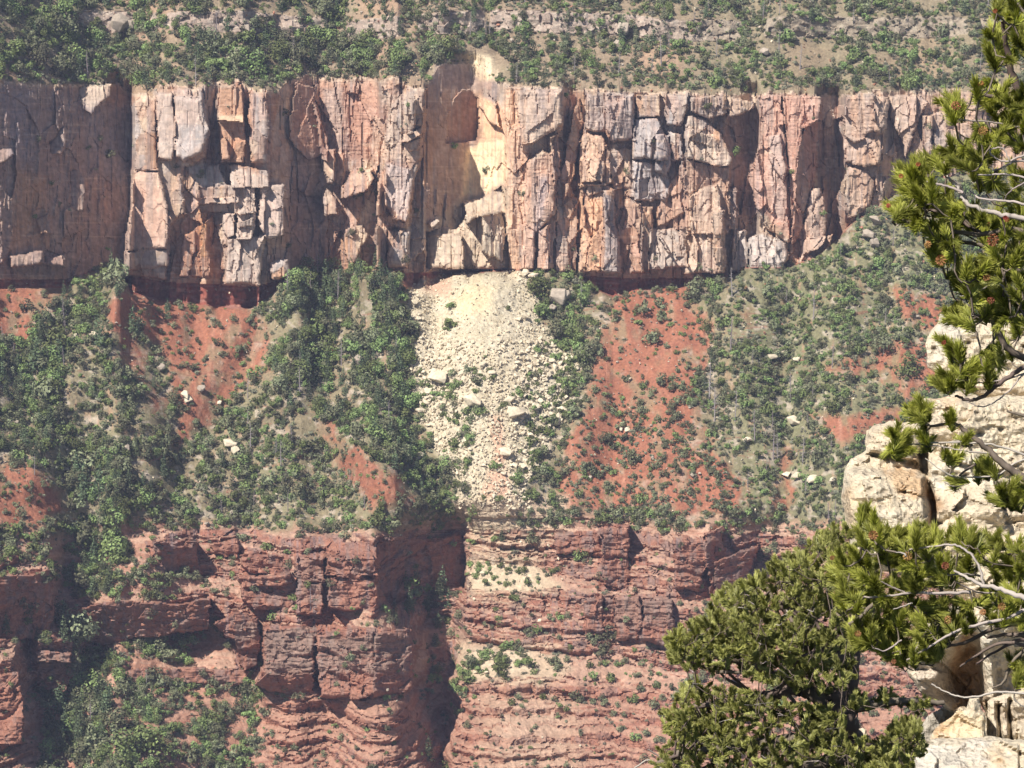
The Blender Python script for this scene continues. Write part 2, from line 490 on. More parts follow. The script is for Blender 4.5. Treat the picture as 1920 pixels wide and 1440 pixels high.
    ([(1664, 500), (1700, 470), (1722, 460), (1722, 525), (1664, 535)], -22, 0, .1, 5),
    ([(1700, 455), (1730, 450), (1752, 470), (1752, 500), (1735, 522), (1710, 522)], -19, .6, .1, 4),
    ([(1744, 490), (1800, 480), (1840, 485), (1840, 520), (1744, 530)], -19, .1, 0, 4),
]
blk = np.full(U.shape, -1, dtype=np.int32)
for bi, (poly, d0, gx, gy, rnd) in enumerate(BL):
    pa = np.array(poly, dtype=np.float32)
    i0 = np.searchsorted(us, pa[:, 0].min() - 14)
    i1 = np.searchsorted(us, pa[:, 0].max() + 14)
    j0 = np.searchsorted(vs, pa[:, 1].min() - 14)
    j1 = np.searchsorted(vs, pa[:, 1].max() + 14)
    s = np.s_[j0:j1, i0:i1]
    uu, vv = U[s], V[s]
    wob = 5.0 * fbm(uu / 20, vv / 20, 4, 40 + bi)
    wob2 = 5.0 * fbm(uu / 20, vv / 20, 4, 90 + bi)
    d = sdf(uu + wob, vv + wob2, poly)
    cu, cv = pa[:, 0].mean(), pa[:, 1].mean()
    dloc = np.interp(cu, us, dc)
    if cu > 243 and d0 < dloc - 2:
        d0 = dloc - 2 + (d0 - dloc + 2) * .62
    rough = Dcl[s] - np.broadcast_to(dc, U.shape)[s] - 5.0 * hrel[s] ** 2
    pl = d0 + gx * (uu - cu) * M + gy * (cv - vv) * M + (0.45 if cu < 700 else 0.75) * rough
    e = np.clip(rnd - d, 0, None) / max(rnd, 1)
    pl = pl + e ** 2 * rnd * M * 0.9
    Dcl[s] = np.where(d > 0, pl, Dcl[s])
    blk[s] = np.where(d > 0, bi, blk[s])

# upper slope behind the rim
g_top = 1.05
ab = np.clip((b1 - V) * M, 0, None)
wr = sstep(0, 9, ab)
rim = Dcl[np.argmin(np.abs(V - b1), axis=0), np.arange(NU)]
r5, r25 = smooth_u(rim, 10), smooth_u(rim, 120)
w1, w2 = sstep(0, 1.0, ab), sstep(0.3, 6, ab)
Dtop = rim * (1 - w1) + (r5 * (1 - w2) + r25 * w2) * w1
# rock bands that outcrop on the upper slope
bands_top = np.zeros(U.shape)
prof_v = np.array([-500, -60, -40, -10, 5, 24, 34, 62, 78, 98, 112, 150, 200])
gg = np.array([1.2, 1.1, 0.9, 1.25, 1.1, 1.9, -0.05, -0.35, 1.4, 1.2, 1.1, 1.5, 1.5])
shift = 10 * fbm(us / 160.0, us * 0 + 1, 3, 60) + interp(us, [(-300, 0), (200, 10), (420, 4), (650, -10), (850, 8), (1100, 6), (1250, -8), (1400, -10), (1700, 2), (2000, 0)])
strength = np.clip(0.25 + 1.6 * fbm(us / 70.0, us * 0 + 5, 3, 61) + interp(us, [(-300, 0.2), (100, -.2), (230, .6), (420, 0.6), (620, .9), (900, 1), (1200, 1), (1290, .7), (1400, .2), (1600, .3), (1800, .3)]), 0, 1)
Gt = np.interp((V + shift).ravel(), prof_v, gg).reshape(U.shape)
Gt = Gt * strength + g_top * (1 - strength)
Gt = np.maximum(Gt + 0.0, 0.05)
dv = np.diff(vs)
# integrate upward from the rim
acc = np.zeros(U.shape)
for r in range(NV - 2, -1, -1):
    step = np.clip((b1s - V[r]) / (vs[r + 1] - vs[r]), 0, 1) * Gt[r] * (vs[r + 1] - vs[r]) * M
    acc[r] = acc[r + 1] + step
Dtop = Dtop + acc
Dtop += (1.6 * fbm(XM / 18, YM / 10, 4, 63) + 0.7 * fbm(XM / 4, YM / 2.5, 3, 64)) * sstep(0, 5, ab) * rockw
kk = voro(XM / 4.2, YM / 3.0, 9)
Dtop += (kk[4] - 0.5) * 1.6 * (Gt < 0.6) * rockw + (kk[0] * (kk[2] - .5) * 4 + kk[1] * (kk[3] - .5) * 2) * (Gt < .6) * rockw

# slope below the cliff, then the red ledges: marched downwards, the beds lie at constant height
below0 = V > b2
D = np.where(V < b1, Dtop, Dcl)
E_rows = [
    (940, [(-2600, -40), (-300, 0), (0, 0), (200, 0), (860, 3), (1000, 0), (1400, 0), (4500, 0)]),
    (1000, [(-2600, -60), (-200, -6), (0, -6), (85, -4), (130, 8), (200, 10), (260, 2), (285, -2), (300, -2), (372, 3), (385, -2), (440, -1), (446, 2), (550, -7), (700, -7), (712, -1), (740, 7), (868, 24), (878, 20), (960, 12), (1090, 6), (1156, 0), (1180, 4), (1330, -4), (1345, 4), (1420, 14), (1500, 6), (1900, -10), (4500, -60)]),
    (1060, [(-2600, -60), (-200, -10), (0, -10), (88, -12), (118, 16), (180, 12), (250, 1), (380, -2), (460, -5), (548, -9), (560, -15), (615, -17), (700, -17), (712, -7), (740, 5), (868, 26), (885, 20), (960, 13), (1090, 5), (1140, -2), (1165, 0), (1180, -4), (1320, -9), (1335, 0), (1400, 16), (1500, 6), (1900, -10), (4500, -60)]),
    (1130, [(-2600, -60), (-200, -14), (0, -14), (78, -16), (112, 16), (160, 16), (300, 5), (390, 2), (400, -6), (440, -9), (550, -18), (700, -21), (714, -12), (745, 14), (800, 34), (850, 30), (872, 18), (960, 12), (1080, 4), (1100, 0), (1170, -4), (1260, -9), (1330, -7), (1400, 8), (1500, 0), (1900, -12), (4500, -60)]),
    (1200, [(-2600, -60), (-200, -17), (20, -24), (50, 6), (66, -18), (130, -14), (170, 20), (250, 3), (380, 1), (400, -4), (470, -7), (488, -3), (500, -18), (590, -24), (700, -26), (768, -19), (775, -6), (800, 30), (845, 40), (872, 16), (960, 7), (1100, -1), (1260, -9), (1500, -14), (1900, -20), (4500, -60)]),
    (1300, [(-2600, -60), (-200, -20), (20, -26), (70, 6), (130, 8), (200, 4), (300, -5), (470, -9), (500, -21), (590, -28), (700, -28), (765, -20), (776, -10), (804, 12), (835, 20), (862, 4), (960, 1), (1100, -5), (1300, -12), (1900, -25), (4500, -60)]),
    (1400, [(-2600, -60), (-200, -18), (60, -12), (110, -8), (300, -13), (500, -17), (700, -17), (785, -13), (812, -2), (834, 6), (852, -6), (960, -9), (1300, -16), (1900, -30), (4500, -60)]),
    (1560, [(-2600, -60), (0, -14), (300, -14), (500, -16), (700, -18), (800, -12), (825, 0), (860, -8), (1300, -16), (1900, -30), (4500, -60)]),
]
Er = np.array([interp(us, e[1]) for e in E_rows])
ev = np.array([e[0] for e in E_rows], dtype=float)
E = np.zeros(U.shape)
for c in range(NU):
    E[:, c] = np.interp(vs, ev, Er[:, c])
for r in range(NV):
    if vs[r] > 960:
        off_ = float(13 * fbm(np.array([vs[r] / 48.0]), np.array([4.4]), 4, 171)[0])
        E[r] = np.interp(us + off_ * rockw[r] + 5 * fbm(us / 30, us * 0 + vs[r] / 18, 2, 172), us, E[r])
E *= sstep(900, 990, V)
# gullies (+) and ridges (-) on the slope: line, height, width
CR = [
    ([(185, 480), (170, 600), (120, 750), (60, 900)], -9, 55), ([(240, 540), (300, 720), (335, 850)], 4, 26), ([(505, 600), (400, 800), (300, 980), (200, 1060)], 5, 34),
    ([(545, 530), (560, 640), (500, 760)], -5, 36), ([(650, 500), (715, 700), (790, 880), (850, 985)], 10, 46), ([(560, 740), (680, 850), (790, 960)], -7, 36),
    ([(900, 500), (900, 700), (930, 900)], -6, 80), ([(1010, 540), (1060, 700), (1060, 900)], 3, 30), ([(1170, 560), (1130, 700), (1090, 840)], -4, 40), ([(1300, 540), (1330, 700), (1390, 900)], 4, 40),
    ([(1490, 560), (1470, 700), (1478, 960)], 5, 26), ([(1600, 440), (1560, 620), (1580, 800)], -5, 60), ([(1700, 540), (1660, 760)], -4, 40), ([(0, 600), (60, 720), (160, 900), (190, 1040)], 6, 45),
    ([(390, 880), (330, 990)], -4, 40), ([(1230, 800), (1250, 960)], -4, 50), ([(300, 1180), (260, 1300), (130, 1440)], 4, 40), ([(420, 1240), (360, 1400)], -4, 50),
]
R = np.zeros(U.shape)
for ln, a, w in CR:
    R += a * np.exp(-(seg_dist(U, V, ln) / w) ** 2)
R += (2.6 * fbm(XM / 26, YM / 34, 3, 70) + 0.9 * fbm(XM / 7, YM / 9, 3, 71)) * (1 - .65 * sstep(-10, 20, V - b3s))
R += 0.45 * fbm(XM / 1.6 + 0.3 * YM, YM / 3, 3, 72)
R *= sstep(0, 30, V - b2 - hb) * (0.35 + 0.65 * rockw)
# beds of the lower wall, as rows of the photograph near column 1100
beds = [(972, 984), (1002, 1027), (1039, 1048), (1056, 1063), (1070, 1095), (1117, 1168), (1172, 1192), (1200, 1224), (1278, 1295), (1318, 1325), (1354, 1366), (1384, 1392), (1416, 1430), (1456, 1470), (1500, 1512), (1560, 1580)]
thin = np.arange(1230, 1700, 13.7)
zt_v = np.arange(900, 1900, 1.0)
gs = np.full(zt_v.shape, 0.95)
for a, b in beds:
    m = (zt_v >= a) & (zt_v < b)
    gs[m] = -0.18
    m = (zt_v >= b - 6) & (zt_v < b)
    gs[m] = -1.9
    m = (zt_v >= b) & (zt_v < b + 5)
    gs[m] = 2.0
# reference column profile, used to turn height into a bed number
gref = 0.62
ref_d = 0.0
ref_t = [0.0]
for i in range(1, len(zt_v)):
    ref_d -= gref * M
    ref_t.append(ref_d)
REF_D0 = -78.0
ref_t = np.array(ref_t) + REF_D0
ref_z = np.array([at(1100, v, T0 + t)[2] for v, t in zip(zt_v, ref_t)])
order = np.argsort(ref_z)
warp = 3.5 * fbm(us / 60, us * 0 + 7, 3, 80)
blockj = np.zeros(U.shape)
kj = voro(XM / 4.5, YM / 3.4, 12)
bury = np.clip(0.75 * (1 - sstep(0, 1, (V - 985) / 30)) + 0 * U, 0, 1)
for poly, amt in [
    ([(110, 940), (300, 990), (400, 1100), (300, 1135), (180, 1130), (110, 1130), (60, 1000)], .9),
    ([(230, 1190), (400, 1160), (470, 1250), (500, 1310), (520, 1480), (60, 1500), (100, 1330), (180, 1200)], .85),
    ([(-300, 880), (90, 900), (80, 1050), (-300, 1050)], .8),
    ([(880, 1050), (1010, 1060), (1090, 1100), (980, 1115), (880, 1110)], .9),
    ([(870, 1215), (1000, 1215), (1120, 1240), (980, 1275), (870, 1280), (760, 1300)], .8),
    ([(1060, 1235), (1300, 1260), (1300, 1340), (1120, 1340)], .5),
    ([(380, 940), (700, 960), (700, 1002), (380, 1000)], .8),
    ([(500, 1320), (800, 1330), (800, 1500), (500, 1500)], .35),
    ([(900, 1300), (1300, 1340), (1300, 1500), (860, 1500)], .35),
]:
    bury = np.maximum(bury, amt * sstep(-8, 14, sdf(U, V, poly)))
bury = np.maximum(bury, 1 - rockw)
contrast = np.clip(1.25 + 1.7 * fbm(XM / 14 + 7, YM / 3.2, 3, 131), 0.25, 1.8)
contrast = contrast * np.where(V > 1235, 0.75, 1.0)
sheer = np.zeros(U.shape)
for poly, amt in [
    ([(270, 1015), (372, 1010), (378, 1080), (300, 1080)], .9),
    ([(395, 1030), (545, 1015), (550, 1060), (555, 1145), (470, 1150), (395, 1100)], .5),
    ([(550, 1030), (710, 1010), (720, 1140), (640, 1150), (556, 1142)], .9),
    ([(705, 1008), (872, 1000), (876, 1100), (780, 1130), (712, 1140)], 1.0),
    ([(120, 1135), (395, 1125), (390, 1185), (230, 1200), (130, 1190)], .95),
    ([(440, 1150), (490, 1150), (488, 1260), (440, 1270)], .8),
    ([(495, 1178), (590, 1170), (775, 1180), (775, 1290), (600, 1305), (495, 1290)], .95),
    ([(0, 1080), (90, 1070), (100, 1180), (0, 1200)], .9), ([(60, 1220), (140, 1220), (140, 1290), (60, 1290)], .9), ([(-60, 1265), (40, 1265), (40, 1400), (-60, 1400)], .9),
    ([(1120, 985), (1180, 980), (1180, 1110), (1120, 1110)], .8), ([(1180, 990), (1335, 990), (1345, 1110), (1180, 1110)], .35),
    ([(1095, 1118), (1270, 1110), (1270, 1215), (1095, 1190)], .9), ([(1320, 1000), (1440, 1010), (1400, 1110), (1320, 1130)], .9),
]:
    sheer = np.maximum(sheer, amt * sstep(-6, 6, sdf(U, V, poly)))
g_slope = 0.80 + 0.0 * us
Dm = np.zeros(NU)
prev = None
foot_d = Dcl[np.argmin(np.abs(V - b2), axis=0), np.arange(NU)]
near_foot = np.where((V > b2 - 45) & (V <= b2), Dcl, 1e6)
foot_p = np.minimum(near_foot.min(axis=0), foot_d) + 1.0
def minf(a, px):
    h_ = int(px / 2.15 / 2)
    p_ = np.pad(a, h_, mode='edge')
    return np.min(np.stack([p_[i:i + len(a)] for i in range(2 * h_ + 1)]), axis=0)


f4, f12, f50 = smooth_u(minf(foot_p, 12), 8), smooth_u(minf(foot_p, 70), 30), smooth_u(minf(foot_p, 120), 100)
start = np.argmax(V > b2s, axis=0)
cur = np.zeros(NU)
foot = np.zeros(NU)
Dslope = np.zeros(U.shape)
W = np.zeros(U.shape)
rb_ = np.random.default_rng(77)
vv_ = 955.0
while vv_ < 1880:
    m = (zt_v >= vv_ - 2.5) & (zt_v < vv_)
    gs[m] = np.minimum(gs[m], -rb_.uniform(.2, 1.5))
    m = (zt_v >= vv_) & (zt_v < vv_ + 2)
    gs[m] = np.maximum(gs[m], 2.2)
    vv_ += rb_.uniform(6, 15) if rb_.random() < .55 else rb_.uniform(14, 34)
A_ = np.cumsum(-(gs - 0.62)) * M
kw = np.ones(91) / 91
A_ -= np.convolve(np.pad(A_, 45, mode='edge'), kw, mode='valid')
last_cliff = dc.copy()
for r in range(NV):
    dvm = (vs[r] - vs[r - 1]) * M if r else 0.0
    v = vs[r]
    under = (v - b2s)
    in_band = np.clip(sstep(-2, 2, under) * (1 - sstep(-2, 2, under - hb)), 0, 1)
    # the red band is undercut: it steps back beneath the cliff and then runs down steeply
    gv = (1 - in_band) * (0.80 - 0.12 * sstep(700, 950, v))
    insup = sstep(-6, 6, v - b3s)
    x, y, z = at(us, v, T0 + f50 + cur + E[r])
    w = np.interp(z, ref_z[order], zt_v[order]) + warp
    W[r] = w
    g2 = 0.62 + 0.12 * bury[r]
    gv = g2 * insup + gv * (1 - insup)
    cur = cur - gv * dvm * np.clip((v - b2s) / max(vs[r] - vs[r - 1], 1e-6), 0, 1)
    Dslope[r] = cur
Wj = 7.0 * (kj[2] - .5) + 4.0 * (voro(XM / 2.2, YM / 7, 19)[2] - .5)
Abed = np.interp(W + Wj + 2.4 * fbm(XM / 5, YM / 5, 3, 141) + 4 * fbm(XM / 30, YM / 14, 3, 142), zt_v, A_) * contrast * (1 - 0.9 * bury) * sstep(-14, 10, V - b3s)
gbed = np.interp(W + Wj + 2.4 * fbm(XM / 5, YM / 5, 3, 141) + 4 * fbm(XM / 30, YM / 14, 3, 142), zt_v, gs)
tread = ((gbed > 0.9) & (V > b3s)).astype(np.float32)
steep = ((gbed < 0.3) & (bury < .6) & (contrast > .4) & (V > b3s - 4)).astype(np.float32)
under = V - b2
ibw = np.where(hb > 3, 1.0, 0.0)
ub = under - hb
Dl = foot_d + (f4 - foot_d) * sstep(-1, 4, ub) + (f12 - f4) * sstep(2, 26, ub) + (f50 - f12) * sstep(20, 150, ub)
notch = 2.6 * ibw * (1 - sstep(0, 1, (under - hb) / 18.0))
Dlow = Dl + Dslope + R + E + notch + Abed
# rough beds and blocks of the ledges
band_m = ((under > 0) & (under < hb + 3)).astype(np.float32)
st2 = np.clip(np.maximum(steep, sheer > .5) + band_m, 0, 1)
steep = st2 * (1 - band_m)
Dlow += rockw * st2 * ((kj[4] - 0.5) * 1.7 + kj[0] * 4.5 * (kj[2] - .5) * 0.8 + kj[1] * 3.4 * (kj[3] - .5) * 0.4)
kq = voro(XM / 1.9, YM / 1.2, 14)
Dlow += rockw * (0.25 + 0.75 * st2) * (V > b3 - 30) * ((kq[4] - 0.5) * 0.8 + kq[1] * 1.2 * (kq[3] - .5) * 0.5)
kb = voro(XM / 2.6, YM / 2.0, 15)
Dlow += rockw * band_m * (kb[4] - .5) * 1.6
# rubble on the pale rockfall
SCREE = [(765, 545), (800, 520), (870, 508), (960, 515), (1000, 505), (1010, 540), (1000, 600), (1050, 640), (1080, 690), (1055, 780), (1015, 850), (995, 920), (985, 975), (960, 985), (900, 1000), (872, 985), (838, 890), (796, 800), (770, 700), (775, 640)]
scr = sdf(U + 22 * fbm(U / 30, V / 30, 4, 77), V + 12 * fbm(U / 24, V / 24, 3, 78), SCREE)
scree_m = sstep(-4, 6, scr)
fines = sstep(-10, 30, sdf(U, V, [(820, 515), (960, 510), (975, 600), (930, 660), (850, 640), (810, 590)]))
kr = voro(XM / 1.1, YM / 0.9, 16)
kR = voro(XM / 3.0, YM / 2.2, 17)
Dlow -= scree_m * (np.clip(0.5 - np.hypot(kr[0], kr[1]), 0, 1) * 1.1 * kr[2] + np.clip(0.45 - np.hypot(kR[0], kR[1]), 0, 1) * 3.0 * np.clip(kR[2] - .5, 0, 1)) * (1 - .85 * fines)
Dlow -= (1 - scree_m) * rockw * (V < b3) * np.clip(0.4 - np.hypot(kr[0], kr[1]), 0, 1) * 0.7 * np.clip(kr[2] - .4, 0, 1)
# sheer faces and blocks of the lower wall, seated on the surface at their foot: outline, offset, tilt, roundness
BL2 = [
    ([(-60, 1262), (36, 1262), (42, 1300), (40, 1400), (-60, 1400)], -2, .1, 3), ([(66, 1222), (134, 1222), (138, 1260), (120, 1300), (74, 1290)], -4, .35, 3),
    ([(66, 1222), (134, 1222), (130, 1240), (70, 1242)], -7, .1, 2), ([(-60, 1075), (36, 1080), (92, 1068), (100, 1140), (90, 1200), (-60, 1190)], 4, .9, 2, -.2),
    ([(120, 1142), (180, 1134), (220, 1126), (300, 1134), (345, 1130), (395, 1124), (390, 1182), (240, 1196), (190, 1206), (130, 1200)], 1, .15, 2, -.65),
    ([(230, 1258), (330, 1250), (440, 1252), (470, 1262), (460, 1285), (330, 1282), (225, 1275)], -1, .2, 3),
    ([(400, 1170), (440, 1150), (482, 1158), (490, 1200), (480, 1250), (455, 1262), (440, 1200), (420, 1190)], -5, .6, 3),
    ([(495, 1178), (560, 1170), (590, 1195), (588, 1285), (560, 1300), (478, 1282), (494, 1240)], -3, .02, 8),
    ([(592, 1185), (640, 1178), (700, 1182), (706, 1260), (690, 1312), (600, 1306)], -3, .02, 7),
    ([(700, 1190), (765, 1180), (776, 1220), (772, 1290), (700, 1312)], 0, .9, 5),
    ([(498, 1262), (588, 1262), (588, 1300), (560, 1306), (480, 1284)], 1.5, .1, 2, -1.1),
    ([(286, 1022), (366, 1015), (374, 1080), (318, 1078), (296, 1050)], 5, .5, 1, -.7), ([(284, 1018), (365, 1014), (366, 1028), (290, 1032)], -3, .1, 2),
    ([(397, 1020), (448, 1012), (446, 1050), (425, 1046), (400, 1040)], -2, .2, 2), ([(448, 1040), (545, 1040), (550, 1062), (540, 1078), (470, 1075), (450, 1058)], -1, .2, 3),
    ([(448, 1085), (552, 1075), (556, 1128), (540, 1145), (475, 1142), (455, 1120)], -3, .2, 4), ([(455, 1080), (545, 1075), (548, 1095), (458, 1098)], -5, .1, 3),
    ([(552, 1043), (608, 1040), (608, 1092), (556, 1092)], -4, .05, 5), ([(556, 1092), (606, 1092), (606, 1150), (558, 1150)], -5, .05, 4),
    ([(614, 1080), (700, 1082), (708, 1120), (702, 1142), (660, 1148), (618, 1140)], -4, .15, 4), ([(612, 1040), (700, 1040), (712, 1080), (612, 1080)], -2, .1, 2),
    ([(706, 1012), (800, 1008), (868, 1000), (874, 1060), (872, 1100), (800, 1110), (730, 1135), (712, 1100)], 0, 1.15, 1, 0),
    ([(800, 1018), (866, 1004), (868, 1040), (830, 1075), (808, 1080)], -1, 1.1, 3, 0),
    ([(1036, 998), (1120, 1000), (1128, 1034), (1090, 1042), (1044, 1038)], -1, .05, 3), ([(1128, 1000), (1158, 985), (1170, 1002), (1168, 1100), (1130, 1098)], -3, .5, 3),
    ([(1156, 984), (1178, 980), (1180, 1100), (1158, 1104)], 1, .3, 1),
    ([(1098, 1128), (1128, 1116), (1134, 1140), (1128, 1190), (1096, 1188)], -3, .3, 4), ([(1152, 1118), (1196, 1116), (1206, 1150), (1200, 1200), (1154, 1196)], -4, -.05, 5),
    ([(1208, 1128), (1262, 1122), (1264, 1190), (1262, 1210), (1206, 1200)], -3, .1, 4), ([(1132, 1128), (1152, 1122), (1152, 1190), (1132, 1190)], 0, .4, 2),
    ([(1264, 1010), (1320, 1005), (1330, 1020), (1325, 1060), (1310, 1110), (1266, 1106)], -4, .25, 6), ([(1322, 1000), (1354, 985), (1356, 1020), (1400, 1060), (1390, 1110), (1330, 1112)], 0, 1.2, 2, 0),
    ([(1340, 1055), (1420, 1020), (1400, 1090), (1340, 1130)], 2, 1.1, 2, 0),
    ([(655, 1290), (706, 1270), (708, 1300), (680, 1312), (655, 1310)], -7, -.2, 6),
]
for bi, bl in enumerate(BL2):
    poly, off, gx, rnd = bl[:4]
    gy = bl[4] if len(bl) > 4 else .10
    pa = np.array(poly, dtype=np.float32)
    i0 = np.searchsorted(us, pa[:, 0].min() - 14)
    i1 = np.searchsorted(us, pa[:, 0].max() + 14)
    j0 = np.searchsorted(vs, pa[:, 1].min() - 14)
    j1 = np.searchsorted(vs, pa[:, 1].max() + 14)
    s = np.s_[j0:j1, i0:i1]
    uu, vv = U[s], V[s]
    d = sdf(uu + 7 * fbm(uu / 22, vv / 13, 4, 240 + bi), vv + 8 * fbm(uu / 30, vv / 30, 4, 290 + bi), poly)
    cu, cv = pa[:, 0].mean(), pa[:, 1].max()
    ci_, cj_ = np.searchsorted(us, cu), np.searchsorted(vs, cv + 2)
    base = np.median(Dlow[cj_:cj_ + 3, ci_ - 8:ci_ + 8])
    kz = voro(XM[s] / 5.5, YM[s] / 3.6, 60 + bi % 3)
    pl = base + off + gx * (uu - cu) * M + gy * (cv - vv) * M + (kz[4] - .5) * 1.3 + kz[0] * 5.5 * (kz[2] - .5) * .5 + 0.6 * fbm(XM[s] / 8, YM[s] / 0.8, 3, 62) + .5 * Abed[s] + 1.2 * fbm(XM[s] / 3, YM[s] / 3, 3, 63)
    e = np.clip(rnd - d, 0, None) / max(rnd, 1)
    pl = pl + e ** 2 * rnd * M * 0.9
    Dlow[s] = np.where(d > 0, pl, Dlow[s])
    steep[s] = np.maximum(steep[s], d > 0)
    blk[s] = np.where((d > 0) & (vv > (b2 + hb)[i0:i1]), 1000 + bi, blk[s])
D = np.where(under > 0, Dlow, D)
# far outside the frame the surface simply runs on
T = T0 + D
T = np.maximum(T, 300)
GX, GY, GZ = at(U, V, T)

# ------------------------------------------------------------------ rock, soil and scree colours (albedo, with some shade painted in)
def c3(r, g, b):
    return np.array([r, g, b], dtype=np.float32)


Ccol = np.zeros(U.shape + (3,), dtype=np.float32)


def put(mask, col):
    global Ccol
    Ccol = Ccol * (1 - mask[..., None]) + np.asarray(col, dtype=np.float32) * mask[..., None]


U_j = U + 20 * fbm(XM / 7, YM / 7, 4, 151) + 5 * fbm(XM / 1.5, YM / 1.5, 2, 152)
V_j = V + 18 * fbm(XM / 7, YM / 6, 4, 153) + 5 * fbm(XM / 1.5, YM / 1.5, 2, 154)
n_big = fbm(XM / 30, YM / 26, 4, 100)
n_mid = fbm(XM / 6, YM / 5, 4, 101)
n_fine = fbm(XM / 1.2, YM / 1.1, 3, 102)
streak = fbm(XM / 0.9, YM / 45, 4, 103)
streak2 = fbm(XM / 3.0, YM / 70, 3, 104)
# upper slope
put(np.ones(U.shape, dtype=np.float32), c3(.285, .215, .145))
put(sstep(-.1, .5, n_mid) * .7, c3(.27, .22, .14))
put(sstep(.1, .5, n_big) * .5, c3(.42, .26, .17))
topband = ((Gt < 0.7) & (V < b1)).astype(np.float32)
put(topband * .9, c3(.40, .31, .25))
put(topband * sstep(.0, .5, n_fine) * .8, c3(.43, .36, .29))
put(sstep(1200, 1400, U) * (V < b1) * .35, c3(.20, .19, .11))
# the sandstone wall
wall = ((V >= b1) & (V <= b2)).astype(np.float32)
pal = np.array([[.44, .33, .25], [.37, .34, .33], [.42, .27, .21], [.40, .25, .165], [.50, .41, .32], [.34, .27, .235]], dtype=np.float32)
ci = (np.clip(cl_id * 6, 0, 5.99)).astype(int)
ci2 = (np.clip(cl_id2 * 6, 0, 5.99)).astype(int)
cw = 0.55 * pal[ci] + 0.45 * pal[ci2]
put(wall, cw)
put(wall * sstep(0.05, .45, streak) * .6, c3(.22, .20, .21))
put(wall * sstep(0.05, .5, streak2) * .55, c3(.37, .23, .16))
put(wall * sstep(0.2, .65, -streak) * .4, c3(.54, .43, .34))
put(wall * (1 - sstep(0, 9, V - b1)) * .8, c3(.52, .43, .34))
put(wall * sstep(-20, -4, V - b2) * .6, c3(.45, .29, .2))
